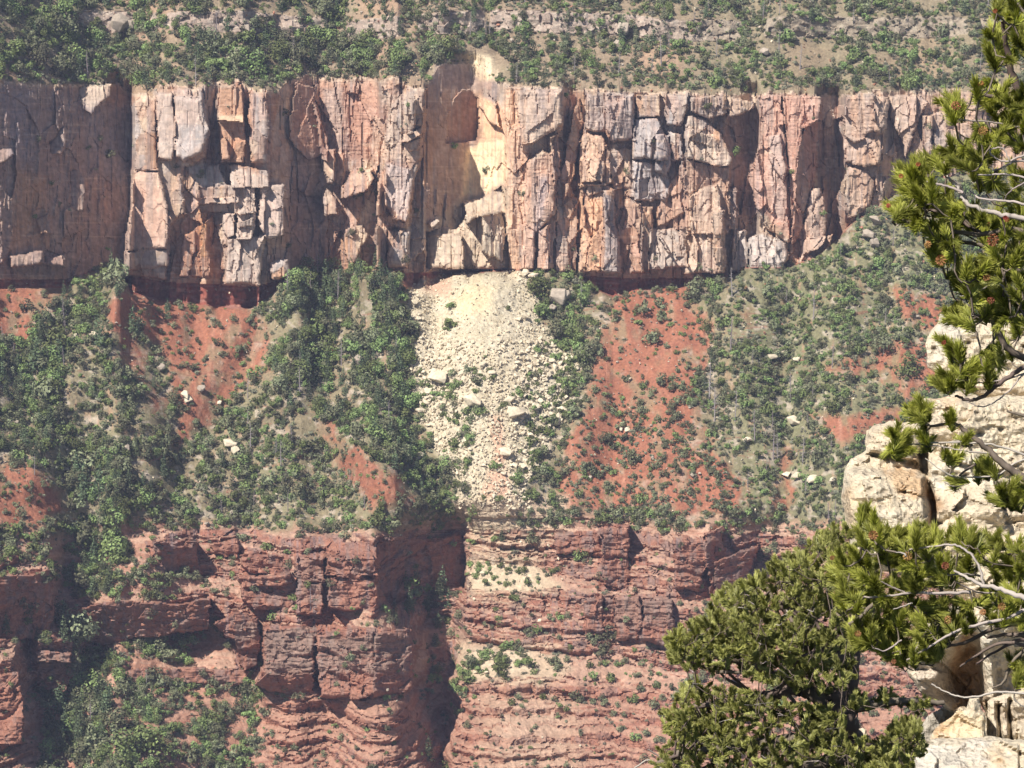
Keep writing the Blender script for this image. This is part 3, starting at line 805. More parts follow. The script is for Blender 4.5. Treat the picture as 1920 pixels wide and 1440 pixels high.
# traced stains, fresh faces, and light and shade painted on the wall: outline, colour, strength, softness
STAIN_SHADE = [
    ([(-200, 150), (240, 170), (250, 300), (240, 520), (-200, 525)], c3(.25, .19, .175), .8, 8),  # brown wall, its shade painted in as a darker tone
    ([(160, 190), (235, 200), (245, 300), (235, 340), (160, 330)], c3(.25, .235, .27), .7, 14),  # bluish shade tint painted over the wall
    ([(0, 170), (60, 170), (60, 300), (20, 300)], c3(.25, .235, .27), .6, 14),  # the same bluish shade painted at the far left
    ([(30, 320), (90, 330), (90, 460), (20, 470)], c3(.44, .27, .165), .8, 12),
    ([(150, 160), (210, 156), (205, 185), (170, 210), (150, 185)], c3(.55, .47, .38), .6, 6),  # sunlit ledge, its brightness painted in
    ([(290, 170), (378, 180), (390, 260), (375, 295), (300, 300)], c3(.50, .43, .39), .8, 6),
    ([(335, 235), (388, 235), (385, 270), (345, 300), (332, 290)], c3(.42, .41, .42), .7, 8),
    ([(250, 322), (300, 322), (316, 420), (313, 470), (240, 470)], c3(.55, .40, .32), .8, 6),
    ([(260, 350), (295, 352), (305, 410), (300, 460), (258, 440)], c3(.50, .32, .25), .6, 8),
    ([(275, 250), (295, 250), (296, 318), (270, 318)], c3(.50, .30, .19), .8, 3),
    ([(325, 420), (400, 400), (420, 520), (320, 520)], c3(.38, .20, .13), .8, 5),
    ([(374, 395), (386, 395), (384, 480), (374, 480)], c3(.52, .29, .15), .9, 3),
    ([(410, 165), (452, 162), (462, 262), (455, 303), (416, 305)], c3(.44, .27, .18), .85, 4),
    ([(409, 215), (456, 216), (456, 232), (409, 226)], c3(.60, .47, .33), .8, 2),
    ([(345, 310), (430, 308), (440, 350), (380, 350)], c3(.42, .40, .39), .9, 4),
    ([(430, 310), (540, 340), (530, 450), (490, 535), (420, 535), (415, 400)], c3(.46, .40, .36), .85, 6),
    ([(488, 350), (535, 350), (530, 440), (490, 440)], c3(.46, .36, .32), .6, 6),
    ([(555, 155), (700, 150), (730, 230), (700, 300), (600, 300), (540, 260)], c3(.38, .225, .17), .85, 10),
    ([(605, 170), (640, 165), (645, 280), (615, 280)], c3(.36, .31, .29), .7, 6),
    ([(540, 290), (605, 280), (612, 420), (600, 500), (545, 510)], c3(.25, .22, .23), .7, 10),  # dark shadow of the recess painted into the rock colour
    ([(700, 215), (723, 228), (722, 300), (700, 330)], c3(.52, .38, .30), .9, 2),
    ([(728, 180), (800, 165), (790, 300), (725, 300)], c3(.46, .39, .33), .7, 5),
    ([(724, 306), (776, 316), (764, 420), (722, 380)], c3(.48, .41, .39), .9, 3),
    ([(708, 330), (724, 330), (724, 500), (706, 500)], c3(.52, .36, .27), .8, 2),
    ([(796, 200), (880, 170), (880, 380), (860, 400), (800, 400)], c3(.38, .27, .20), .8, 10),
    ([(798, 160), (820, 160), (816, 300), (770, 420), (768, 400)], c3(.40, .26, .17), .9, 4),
    ([(846, 205), (862, 172), (884, 166), (898, 190), (900, 262), (840, 268)], c3(.36, .21, .155), .7, 12),  # reddish alcove rock with its shade painted into the tone
    ([(815, 120), (890, 120), (930, 150), (890, 168), (815, 165)], c3(.36, .28, .24), .9, 5),  # cavity shading under the arch, painted in
    ([(872, 282), (900, 262), (946, 262), (952, 330), (936, 350), (866, 380)], c3(.82, .66, .44), .97, 5),
    ([(880, 100), (925, 104), (936, 150), (900, 150), (880, 125)], c3(.76, .62, .42), .9, 6),
    ([(895, 175), (938, 200), (945, 262), (900, 260)], c3(.74, .50, .32), .9, 5),
    ([(944, 165), (975, 165), (985, 290), (980, 400), (965, 505), (945, 505)], c3(.62, .43, .30), .85, 5),
    ([(966, 168), (1055, 172), (1052, 240), (985, 275)], c3(.50, .40, .33), .85, 5),
    ([(984, 300), (1034, 285), (1042, 400), (1030, 505), (976, 505)], c3(.55, .39, .31), .85, 5),
    ([(1008, 330), (1030, 330), (1015, 440), (1000, 440)], c3(.44, .38, .39), .7, 6),
    ([(865, 375), (955, 350), (955, 505), (800, 505), (800, 430)], c3(.48, .42, .33), .8, 6),
    ([(1088, 250), (1128, 250), (1146, 340), (1090, 350)], c3(.56, .41, .31), .85, 4),
    ([(1100, 175), (1190, 176), (1188, 262), (1150, 262), (1136, 240), (1100, 242)], c3(.40, .36, .36), .6, 5),
    ([(1086, 370), (1132, 370), (1130, 512), (1086, 512)], c3(.62, .40, .26), .85, 5),
    ([(1130, 360), (1160, 380), (1164, 512), (1132, 512)], c3(.36, .33, .33), .85, 4),
    ([(1186, 215), (1262, 225), (1258, 375), (1186, 378)], c3(.38, .37, .385), .85, 6),
    ([(1290, 215), (1372, 290), (1372, 318), (1286, 298)], c3(.48, .41, .35), .85, 4),
    ([(1284, 302), (1370, 318), (1366, 440), (1230, 425), (1232, 400)], c3(.43, .29, .22), .85, 4),
    ([(1216, 425), (1290, 430), (1290, 508), (1216, 508)], c3(.42, .39, .36), .8, 5),
    ([(1292, 350), (1350, 345), (1358, 400), (1340, 430), (1310, 512), (1286, 512)], c3(.56, .45, .36), .85, 5),
    ([(1360, 215), (1420, 215), (1412, 430), (1372, 440), (1374, 320)], c3(.33, .24, .21), .8, 8),  # recess painted darker for its shade
    ([(1424, 178), (1540, 180), (1530, 330), (1490, 455), (1412, 380)], c3(.49, .31, .25), .85, 5),
    ([(1440, 255), (1464, 252), (1476, 330), (1475, 420), (1450, 400)], c3(.46, .40, .37), .6, 5),
    ([(1508, 232), (1535, 224), (1530, 330), (1494, 455), (1486, 455)], c3(.42, .22, .16), .8, 4),  # red-brown right side, painted darker as the shaded face
    ([(1376, 430), (1478, 450), (1470, 505), (1370, 510)], c3(.46, .43, .41), .9, 5),
    ([(1504, 350), (1550, 360), (1548, 480), (1500, 495)], c3(.48, .37, .31), .85, 4),
    ([(1580, 180), (1665, 178), (1650, 390), (1590, 410)], c3(.46, .33, .25), .6, 6),
    ([(1660, 170), (1850, 170), (1850, 330), (1690, 340)], c3(.44, .34, .28), .5, 6),
    ([(1604, 400), (1650, 400), (1650, 450), (1604, 460)], c3(.46, .42, .38), .9, 4),
]
for poly, col, a, soft in STAIN_SHADE:
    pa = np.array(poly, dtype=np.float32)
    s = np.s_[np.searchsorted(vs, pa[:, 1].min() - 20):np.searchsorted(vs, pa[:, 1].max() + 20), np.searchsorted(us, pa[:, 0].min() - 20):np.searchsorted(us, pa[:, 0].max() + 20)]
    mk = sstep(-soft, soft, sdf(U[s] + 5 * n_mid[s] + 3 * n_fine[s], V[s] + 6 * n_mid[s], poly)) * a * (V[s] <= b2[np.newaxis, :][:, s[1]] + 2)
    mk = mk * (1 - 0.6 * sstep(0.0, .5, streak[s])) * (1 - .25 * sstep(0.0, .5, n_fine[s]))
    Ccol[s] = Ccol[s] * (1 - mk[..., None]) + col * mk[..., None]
# cracks
crack = (1 - sstep(0.0, 0.10, cl_gap)) * wall * .3
put(crack.astype(np.float32), c3(.16, .12, .11))
put(wall * sstep(.35, .6, fbm(XM / 14, YM / 0.8, 3, 109)) * .35, c3(.60, .48, .38))

low = (V > b2)
lowf = low.astype(np.float32)
# slope soil
put(lowf, c3(.25, .205, .125))
put(lowf * sstep(-.2, .5, n_mid) * .6, c3(.20, .19, .105))
put(lowf * sstep(1330, 1420, U) * .55, c3(.185, .195, .10))
put(lowf * sstep(.15, .45, fbm(XM / 3, YM / 2, 3, 110)) * .6, c3(.48, .40, .32))
band = (lowf * (under < hb + 2)).astype(np.float32)
RED = c3(.325, .125, .075)
RED2 = c3(.27, .085, .06)
REDS = [
    [(-200, 535), (120, 528), (130, 545), (70, 600), (60, 640), (-30, 640), (-200, 640)],
    [(235, 545), (450, 560), (500, 600), (508, 640), (500, 690), (440, 740), (400, 790), (330, 840), (310, 830), (350, 770), (300, 740), (330, 700), (280, 640), (230, 620), (205, 600), (200, 570)],
    [(200, 590), (235, 600), (270, 680), (285, 740), (310, 770), (290, 775), (250, 700), (215, 640)],
    [(-200, 860), (40, 870), (100, 900), (110, 960), (20, 1000), (-200, 1000)],
    [(590, 785), (625, 790), (640, 830), (700, 870), (770, 905), (790, 940), (700, 950), (650, 900), (600, 820)],
    [(1120, 540), (1180, 525), (1300, 530), (1290, 560), (1330, 600), (1320, 680), (1300, 760), (1340, 840), (1400, 900), (1390, 960), (1060, 960), (1040, 880), (1080, 800), (1110, 720), (1130, 640), (1150, 560)],
    [(1380, 570), (1410, 575), (1405, 608), (1390, 605)], [(1660, 540), (1740, 545), (1790, 580), (1760, 640), (1700, 600), (1670, 570)],
    [(1640, 640), (1760, 650), (1760, 730), (1700, 745), (1640, 700)], [(1540, 680), (1640, 670), (1640, 700), (1560, 710)], [(1520, 780), (1700, 770), (1660, 810), (1600, 830), (1540, 810)],
    [(1464, 830), (1480, 830), (1486, 900), (1480, 960), (1450, 970)], [(1345, 880), (1385, 880), (1400, 960), (1350, 960)],
    [(755, 512), (850, 512), (800, 540), (775, 560), (760, 545)],
]
for poly in REDS:
    mk = sstep(-14, 10, sdf(U_j, V_j, poly) - 9 * sstep(.0, .5, fbm(XM / 3, YM / 5, 3, 161))) * lowf * .93 * (1 - .65 * sstep(.02, .45, fbm(XM / 5, YM / 9, 4, 162)))
    put(mk, RED)
supm = sstep(-20, 10, V - b3 + 14 * n_mid) * lowf
put(supm, c3(.345, .185, .125))
put(supm * sstep(-.1, .5, n_mid) * .6, c3(.42, .26, .185))
put(supm * sstep(.1, .5, fbm(XM / 9, YM / 0.9, 3, 112)) * .5, c3(.54, .33, .23))
stp = np.clip(steep * supm, 0, 1)
put(supm * tread * .5, c3(.44, .30, .22))
put(stp * .8, c3(.28, .125, .085))
put(stp * sstep(-.1, .4, fbm(XM / 2.2, YM / 5, 3, 113)) * .75, c3(.235, .165, .14))
put(stp * sstep(.15, .5, streak) * .4, c3(.20, .17, .18))
for poly, a_ in [([(495, 1185), (590, 1175), (588, 1265), (497, 1265)], .8), ([(600, 1195), (770, 1190), (765, 1260), (600, 1262)], .75), ([(1150, 1118), (1265, 1118), (1262, 1175), (1152, 1175)], .5), ([(555, 1045), (610, 1045), (606, 1130), (556, 1130)], .45),
                 ([(440, 1165), (480, 1165), (480, 1200), (440, 1200)], .7), ([(70, 1225), (134, 1225), (134, 1260), (70, 1260)], .5)]:
    put(sstep(-5, 5, sdf(U + 5 * n_mid, V + 6 * n_mid, poly)) * a_, c3(.245, .17, .135))
put(supm * (1 - stp) * sstep(.1, .6, n_big) * .5, c3(.46, .31, .22))
put(lowf * sstep(1240, 1320, V) * .45, c3(.32, .15, .10))
put(band, RED2)
put(band * sstep(.0, .5, fbm(XM / 5, YM / 1.0, 3, 115)) * .6, c3(.42, .24, .19))
# redness varies, wash lines run down the slope
put(lowf * (1 - supm) * sstep(.25, .6, fbm(XM / 1.5, YM / 9, 3, 116)) * .3, c3(.52, .27, .18))
thl = fbm(XM / 22, (YM - 0.12 * XM) / 0.9, 3, 118)
put(lowf * (1 - scree_m) * sstep(.42, .6, thl) * .6, c3(.26, .10, .07))
# the pale rockfall
put(scree_m * lowf, c3(.53, .45, .31))
put(scree_m * lowf * sstep(-.1, .5, n_mid) * .5, c3(.47, .42, .33))
put(scree_m * lowf * sstep(.35, .6, np.asarray(kr[3])) * .5, c3(.62, .54, .40))
put(scree_m * lowf * (1 - sstep(.0, .12, kr[5])) * .5, c3(.33, .28, .20))
put(sstep(-10, 20, sdf(U, V, [(840, 560), (890, 520), (930, 540), (920, 590), (860, 600)])) * .6, c3(.70, .55, .32))
put(sstep(-12, 14, sdf(U + 8 * n_mid, V, [(780, 525), (840, 520), (850, 560), (800, 548)])) * .6, c3(.55, .29, .20))
put(sstep(-8, 8, sdf(U + 8 * n_mid, V, [(916, 780), (940, 780), (945, 850), (960, 930), (900, 940), (925, 850)])) * .7, c3(.58, .33, .22))
put(sstep(-12, 14, sdf(U + 8 * n_mid, V, [(850, 940), (1060, 930), (1060, 985), (870, 990)])) * .6, c3(.58, .40, .29))
for poly_, a_ in [([(860, 940), (1060, 930), (1075, 985), (1010, 1050), (880, 1050)], .55), ([(880, 1040), (1000, 1045), (1060, 1100), (1000, 1125), (870, 1120)], .75), ([(860, 1200), (1040, 1205), (1080, 1250), (1020, 1290), (860, 1290)], .6), ([(900, 1290), (1080, 1300), (1100, 1470), (900, 1470)], .22)]:
    put(sstep(-16, 16, sdf(U_j, V_j, poly_)) * a_ * (1 - .6 * stp), c3(.50, .40, .27))
put(sstep(-12, 14, sdf(U + 12 * n_mid, V, [(880, 1050), (1000, 1055), (1010, 1100), (880, 1110)])) * .5, c3(.54, .45, .31))
put(sstep(-12, 14, sdf(U + 12 * n_mid, V, [(880, 1215), (1000, 1215), (1000, 1260), (880, 1270)])) * .6, c3(.58, .47, .33))
put(sstep(-16, 16, sdf(U + 12 * n_mid, V, [(940, 1310), (1050, 1320), (1060, 1440), (940, 1440)])) * .2, c3(.50, .38, .28))
Ccol *= (1 + (0.16 + .14 * wall) * n_fine + 0.12 * n_mid)[..., None]
Ccol *= 1 + wall[..., None] * np.array([.07, 0, -.07], dtype=np.float32)
Ccol = np.clip(Ccol, 0.02, 0.85)

mat_cliff = rock_mat("sandstone", 0.55, 0.5, 0.5, streak=True, var=.22)
mat_soil = rock_mat("slope_soil", 0.9, 0.9, 0.5, var=.30)
mat_ledge = rock_mat("red_sandstone", 0.7, 0.8, 0.5, var=.28)

zone = np.zeros(U.shape, dtype=np.int8)          # 0 upper slope, 1 wall, 2 red slope, 3 rockfall, 4 ledges
zone[(V >= b1)] = 1
zone[V > b2] = 2
zone[(V > b2 + hb) & (scree_m > .5)] = 3
zone[V > b3] = 4
zc = zone[:-1, :-1]
idx = np.arange(NU * NV).reshape(NV, NU)
quads = np.stack([idx[:-1, :-1], idx[1:, :-1], idx[1:, 1:], idx[:-1, 1:]], axis=-1)
GV = np.stack([GX, GY, GZ], axis=-1).reshape(-1, 3)
GC = Ccol.reshape(-1, 3)
for zi, (nm, mt, sm) in enumerate([("hillside", mat_soil, False), ("sandstone_cliff", mat_cliff, False), ("red_slope_terrain", mat_soil, True), ("rockfall_terrain", mat_soil, False), ("red_rock_ledges", mat_ledge, False)]):
    sel_ = zc == zi
    own = blk[:-1, :-1]
    lo_, hi_ = (0, 999) if zi == 1 else (1000, 2000) if zi == 4 else (-9, -8)
    ids = [b_ for b_ in np.unique(own[sel_]) if lo_ <= b_ <= hi_ and (sel_ & (own == b_)).sum() > 24]
    for b_ in ids:
        sel_ = sel_ & (own != b_)
    q = quads[sel_]
    used, inv = np.unique(q.ravel(), return_inverse=True)
    me = np_mesh(nm, GV[used], inv.reshape(-1, 4), mt, sm, GC[used])
    o = obj(nm, me)
    tag(o, kind="structure")
    for b_ in ids:
        q = quads[(zc == zi) & (own == b_)]
        used, inv = np.unique(q.ravel(), return_inverse=True)
        obj("rock_slab" if zi == 1 else "rock_block", np_mesh("rock_slab", GV[used], inv.reshape(-1, 4), mt, sm, GC[used]), o)


def terrain(u, v):
    """bilinear point and local slope gradient on the traced surface"""
    i = np.clip(np.searchsorted(us, u) - 1, 0, NU - 2)
    k_ = np.clip(np.searchsorted(vs, v) - 1, 0, NV - 2)
    fu = (u - us[i]) / (us[i + 1] - us[i])
    fv = (v - vs[k_]) / (vs[k_ + 1] - vs[k_])
    t = (T[k_, i] * (1 - fu) + T[k_, i + 1] * fu) * (1 - fv) + (T[k_ + 1, i] * (1 - fu) + T[k_ + 1, i + 1] * fu) * fv
    return t


zmin_core = GZ[:, (us > -140) & (us < 2060)].min()
# ------------------------------------------------------------------ vegetation and boulders on the far wall
def leaf_mat(name, base, var=0.25, rough=0.75, trans=0.0):
    m, n, l, b = new_mat(name)
    b.inputs["Roughness"].default_value = rough
    b.inputs["Specular IOR Level"].default_value = 0.2
    oi = n.new("ShaderNodeObjectInfo")
    at_ = n.new("ShaderNodeAttribute")
    at_.attribute_name = "tone"
    hs = n.new("ShaderNodeHueSaturation")
    hs.inputs["Color"].default_value = (*base, 1)
    mh = n.new("ShaderNodeMapRange")
    mh.inputs[3].default_value = 0.465
    mh.inputs[4].default_value = 0.52
    l.new(oi.outputs["Random"], mh.inputs[0])
    l.new(mh.outputs[0], hs.inputs["Hue"])
    ad = n.new("ShaderNodeMath")
    ad.operation = 'MULTIPLY_ADD'
    l.new(oi.outputs["Random"], ad.inputs[0])
    ad.inputs[1].default_value = var * 1.6
    ad.inputs[2].default_value = 1 - var * 0.8
    mu = n.new("ShaderNodeMath")
    mu.operation = 'MULTIPLY'
    l.new(ad.outputs[0], mu.inputs[0])
    l.new(at_.outputs["Fac"], mu.inputs[1])
    l.new(mu.outputs[0], hs.inputs["Value"])
    l.new(hs.outputs[0], b.inputs["Base Color"])
    return m


M_oak = leaf_mat("oak_leaves", (.165, .215, .075), .6)
M_jun = leaf_mat("juniper_leaves", (.155, .165, .090), .6)
M_fir = leaf_mat("fir_needles", (.095, .125, .065), .5)
M_sage = leaf_mat("sage_leaves", (.225, .225, .15), .4)
M_bark = leaf_mat("grey_bark", (.23, .19, .16), .2)
M_snag = leaf_mat("dead_wood", (.30, .26, .25), .15)


def leaves(centers, radii, n, size, seed, flat=1.0, up=0.3):
    """many small leaf faces spread over a set of clumps; returns vertices, quads, tone"""
    r = np.random.default_rng(seed)
    centers = np.array(centers)
    radii = np.array(radii)
    w = radii ** 2
    c = r.choice(len(centers), n, p=w / w.sum())
    d = r.normal(size=(n, 3))
    d /= np.linalg.norm(d, axis=1)[:, None]
    rad = radii[c] * (0.80 + 0.25 * r.random(n))
    p = centers[c] + d * rad[:, None] * np.array([1, 1, flat])
    nn = d * 1.5 + r.normal(size=(n, 3)) * 0.55 + np.array([0, 0, up])
    nn /= np.linalg.norm(nn, axis=1)[:, None]
    a = np.cross(nn, r.normal(size=(n, 3)))
    a /= np.linalg.norm(a, axis=1)[:, None]
    b = np.cross(nn, a)
    s = size * (0.6 + 0.8 * r.random(n))[:, None]
    q = np.stack([p - a * s - b * s * .6, p + a * s - b * s * .6, p + a * s * .7 + b * s * .7, p - a * s * .7 + b * s * .6], axis=1)
    tone = np.repeat(0.7 + 0.6 * r.random(n), 4) * np.repeat((0.8 + 0.4 * r.random(len(centers)))[c], 4)
    return q.reshape(-1, 3), np.arange(n * 4).reshape(-1, 4), tone


def tube(pts, rads, seg=5):
    pts = [Vector(p) for p in pts]
    V_, F_ = [], []
    n = len(pts)
    prevx = None
    for i, p in enumerate(pts):
        t = (pts[min(i + 1, n - 1)] - pts[max(i - 1, 0)])
        t = t.normalized() if t.length > 1e-9 else Vector((0, 0, 1))
        x = prevx if prevx is not None else (Vector((1, 0, 0)) if abs(t.x) < .9 else Vector((0, 1, 0)))
        x = (x - t * x.dot(t))
        x = x.normalized() if x.length > 1e-6 else t.orthogonal().normalized()
        prevx = x
        y = t.cross(x)
        for s in range(seg):
            a = 2 * math.pi * s / seg
            V_.append(tuple(p + (x * math.cos(a) + y * math.sin(a)) * rads[i]))
    for i in range(n - 1):
        for s in range(seg):
            F_.append((i * seg + s, i * seg + (s + 1) % seg, (i + 1) * seg + (s + 1) % seg, (i + 1) * seg + s))
    return V_, F_


def merge(list_vf):
    V_, F_ = [], []
    for v, f in list_vf:
        b = len(V_)
        V_ += list(v)
        F_ += [tuple(i + b for i in q) for q in f]
    return V_, F_


def mk_leafmesh(name, mat, cs, rs, n, size, seed, flat=1.0):
    v, f, t = leaves(cs, rs, n, size, seed, flat)
    return np_mesh(name, v, f, mat, False, None, {"tone": t})


def shrub_mesh(i, mat, name, n=240, wide=0.55, h=0.8, size=.068, clumps=7):
    r = random.Random(100 + i * 7)
    cs, rs = [], []
    for k_ in range(clumps):
        a = r.uniform(0, 6.28)
        q = wide * math.sqrt(r.random()) * .75
        z = r.uniform(.15, h) * (1 - 0.45 * (q / wide))
        cs.append((q * math.cos(a), q * math.sin(a), z))
        rs.append(r.uniform(.16, .34))
    return mk_leafmesh(name, mat, cs, rs, n, size, 900 + i, .8)


def fir_mesh(i, mat, n=460):
    r = random.Random(300 + i)
    cs, rs = [], []
    lean = r.uniform(-.02, .02)
    for k_ in range(15):
        z = .12 + .86 * (k_ / 14.0)
        w = .20 * (1 - z) ** .75 + .012
        m = 4 if z < .75 else 1
        a0 = r.uniform(0, 6.28)
        for q in range(m):
            a = a0 + q * 6.28 / m + r.uniform(-.5, .5)
            ww = w * r.uniform(.45, 1.15) * (.7 if m > 1 else 0)
            cs.append((ww * math.cos(a) + lean * z, ww * math.sin(a), z - ww * .25))
            rs.append(w * .45 + .018)
    return mk_leafmesh("crown", mat, cs, rs, n, .022, 400 + i, .55)


def trunk_mesh(h, r0, mat, name="trunk", bend=.02, seed=0):
    r = random.Random(seed)
    pts = [(r.uniform(-bend, bend) * (k_ > 0), r.uniform(-bend, bend) * (k_ > 0), h * k_ / 4 - .06 * (k_ == 0)) for k_ in range(5)]
    v, f = tube(pts, [r0 * (1 - .2 * k_) for k_ in range(5)], 5)
    return np_mesh(name, v, f, mat, True, None, {"tone": np.ones(len(v))})


def snag_mesh(i):
    r = random.Random(700 + i)
    parts_ = [tube([(0, 0, -.05), (.006, 0, .4), (.0, .01, .75), (.012, 0, 1.0)], [.022, .017, .011, .004], 5)]
    for k_ in range(26):
        z = r.uniform(.25, .95)
        a = r.uniform(0, 6.28)
        L = .17 * (1.05 - z) + .03
        d = r.uniform(-.25, .1)
        parts_.append(tube([(0, 0, z), (L * .5 * math.cos(a), L * .5 * math.sin(a), z + d * L * .3), (L * math.cos(a), L * math.sin(a), z + d * L)], [.006, .0045, .002], 3))
    v, f = merge(parts_)
    return np_mesh("dead_tree", v, f, M_snag, False, None, {"tone": np.ones(len(v))})


def rock_mesh(i, mat, name, lo=.6, sub=2, cuts=9, seedb=0, flat=.7):
    import bmesh
    r = random.Random(50 + i + seedb)
    bm = bmesh.new()
    sx, sy, sz = r.uniform(.85, 1.25), r.uniform(.7, 1.1), r.uniform(.8, 1.15) * flat
    npt = 16 if sub > 1 else 10
    for k_ in range(npt):
        d = Vector((r.gauss(0, 1), r.gauss(0, 1), r.gauss(0, 1))).normalized()
        p_ = max(abs(d.x), abs(d.y), abs(d.z))
        d = d.lerp(d / p_, .45) * r.uniform(.8, 1.0)
        bm.verts.new((d.x * sx * .5, d.y * sy * .5, d.z * sz * .5))
    bmesh.ops.convex_hull(bm, input=bm.verts)
    bmesh.ops.delete(bm, geom=[v for v in bm.verts if not v.link_faces], context='VERTS')
    if sub > 1:
        bmesh.ops.bevel(bm, geom=list(bm.edges), offset=.025, segments=1, affect='EDGES')
    bm.verts.index_update()
    bm.verts.ensure_lookup_table()
    bmesh.ops.triangulate(bm, faces=bm.faces)
    bm.verts.index_update()
    vv = [tuple(v.co) for v in bm.verts]
    ff = [tuple(x.index for x in f.verts) for f in bm.faces]
    bm.free()
    return np_mesh(name, vv, ff, mat, False, None, {"tone": np.ones(len(vv))})


def stone_mat(name, base, var=.25, scale=.9):
    m, n, l, b = new_mat(name)
    b.inputs["Roughness"].default_value = .95
    b.inputs["Specular IOR Level"].default_value = .1
    oi = n.new("ShaderNodeObjectInfo")
    ge = n.new("ShaderNodeNewGeometry")
    nz = n.new("ShaderNodeTexNoise")
    nz.inputs["Scale"].default_value = scale
    nz.inputs["Detail"].default_value = 6
    l.new(ge.outputs["Position"], nz.inputs["Vector"])
    ad = n.new("ShaderNodeMath")
    ad.operation = 'MULTIPLY_ADD'
    l.new(oi.outputs["Random"], ad.inputs[0])
    ad.inputs[1].default_value = var
    ad.inputs[2].default_value = 1 - var * .75
    mr = n.new("ShaderNodeMapRange")
    mr.inputs[1].default_value = .3
    mr.inputs[2].default_value = .7
    mr.inputs[3].default_value = .75
    mr.inputs[4].default_value = 1.15
    l.new(nz.outputs[0], mr.inputs[0])
    mu = n.new("ShaderNodeMath")
    mu.operation = 'MULTIPLY'
    l.new(ad.outputs[0], mu.inputs[0])
    l.new(mr.outputs[0], mu.inputs[1])
    sc = n.new("ShaderNodeVectorMath")
    sc.operation = 'SCALE'
    sc.inputs[0].default_value = base
    l.new(mu.outputs[0], sc.inputs["Scale"])
    l.new(sc.outputs[0], b.inputs["Base Color"])
    bp = n.new("ShaderNodeBump")
    bp.inputs["Strength"].default_value = .6
    bp.inputs["Distance"].default_value = .2
    l.new(nz.outputs[0], bp.inputs["Height"])
    l.new(bp.outputs[0], b.inputs["Normal"])
    return m


S_cream = stone_mat("pale_limestone", (.68, .58, .42))
S_grey = stone_mat("grey_sandstone", (.42, .35, .275))
S_red = stone_mat("red_stone", (.42, .20, .13))

oak_m = [shrub_mesh(i, M_oak, "oak_shrub") for i in range(5)]
jun_m = [shrub_mesh(20 + i, M_jun, "juniper_bush", 260, .48, .9, .062, 7) for i in range(5)]
sage_m = [shrub_mesh(40 + i, M_sage, "sage_bush", 150, .5, .5, .075, 6) for i in range(3)]
treecr_m = [shrub_mesh(60 + i, M_oak if i % 2 else M_jun, "crown", 480, .36, .95, .040, 11) for i in range(6)]
fir_m = [fir_mesh(i, M_fir) for i in range(5)]
snag_m = [snag_mesh(i) for i in range(4)]
firtr_m = trunk_mesh(.35, .018, M_bark)
bushtr_m = trunk_mesh(.55, .035, M_bark, bend=.05, seed=4)
rk_cream = [rock_mesh(i, S_cream, "boulder", sub=2, flat=.5) for i in range(6)]
rk_grey = [rock_mesh(10 + i, S_grey, "boulder", sub=2) for i in range(5)]
rk_red = [rock_mesh(20 + i, S_red, "boulder", sub=2, flat=.5) for i in range(4)]
st_cream = [rock_mesh(30 + i, S_cream, "stone", sub=1) for i in range(3)]
st_red = [rock_mesh(40 + i, S_red, "stone", sub=1) for i in range(2)]
st_grey = [rock_mesh(45 + i, S_grey, "stone", sub=1) for i in range(2)]

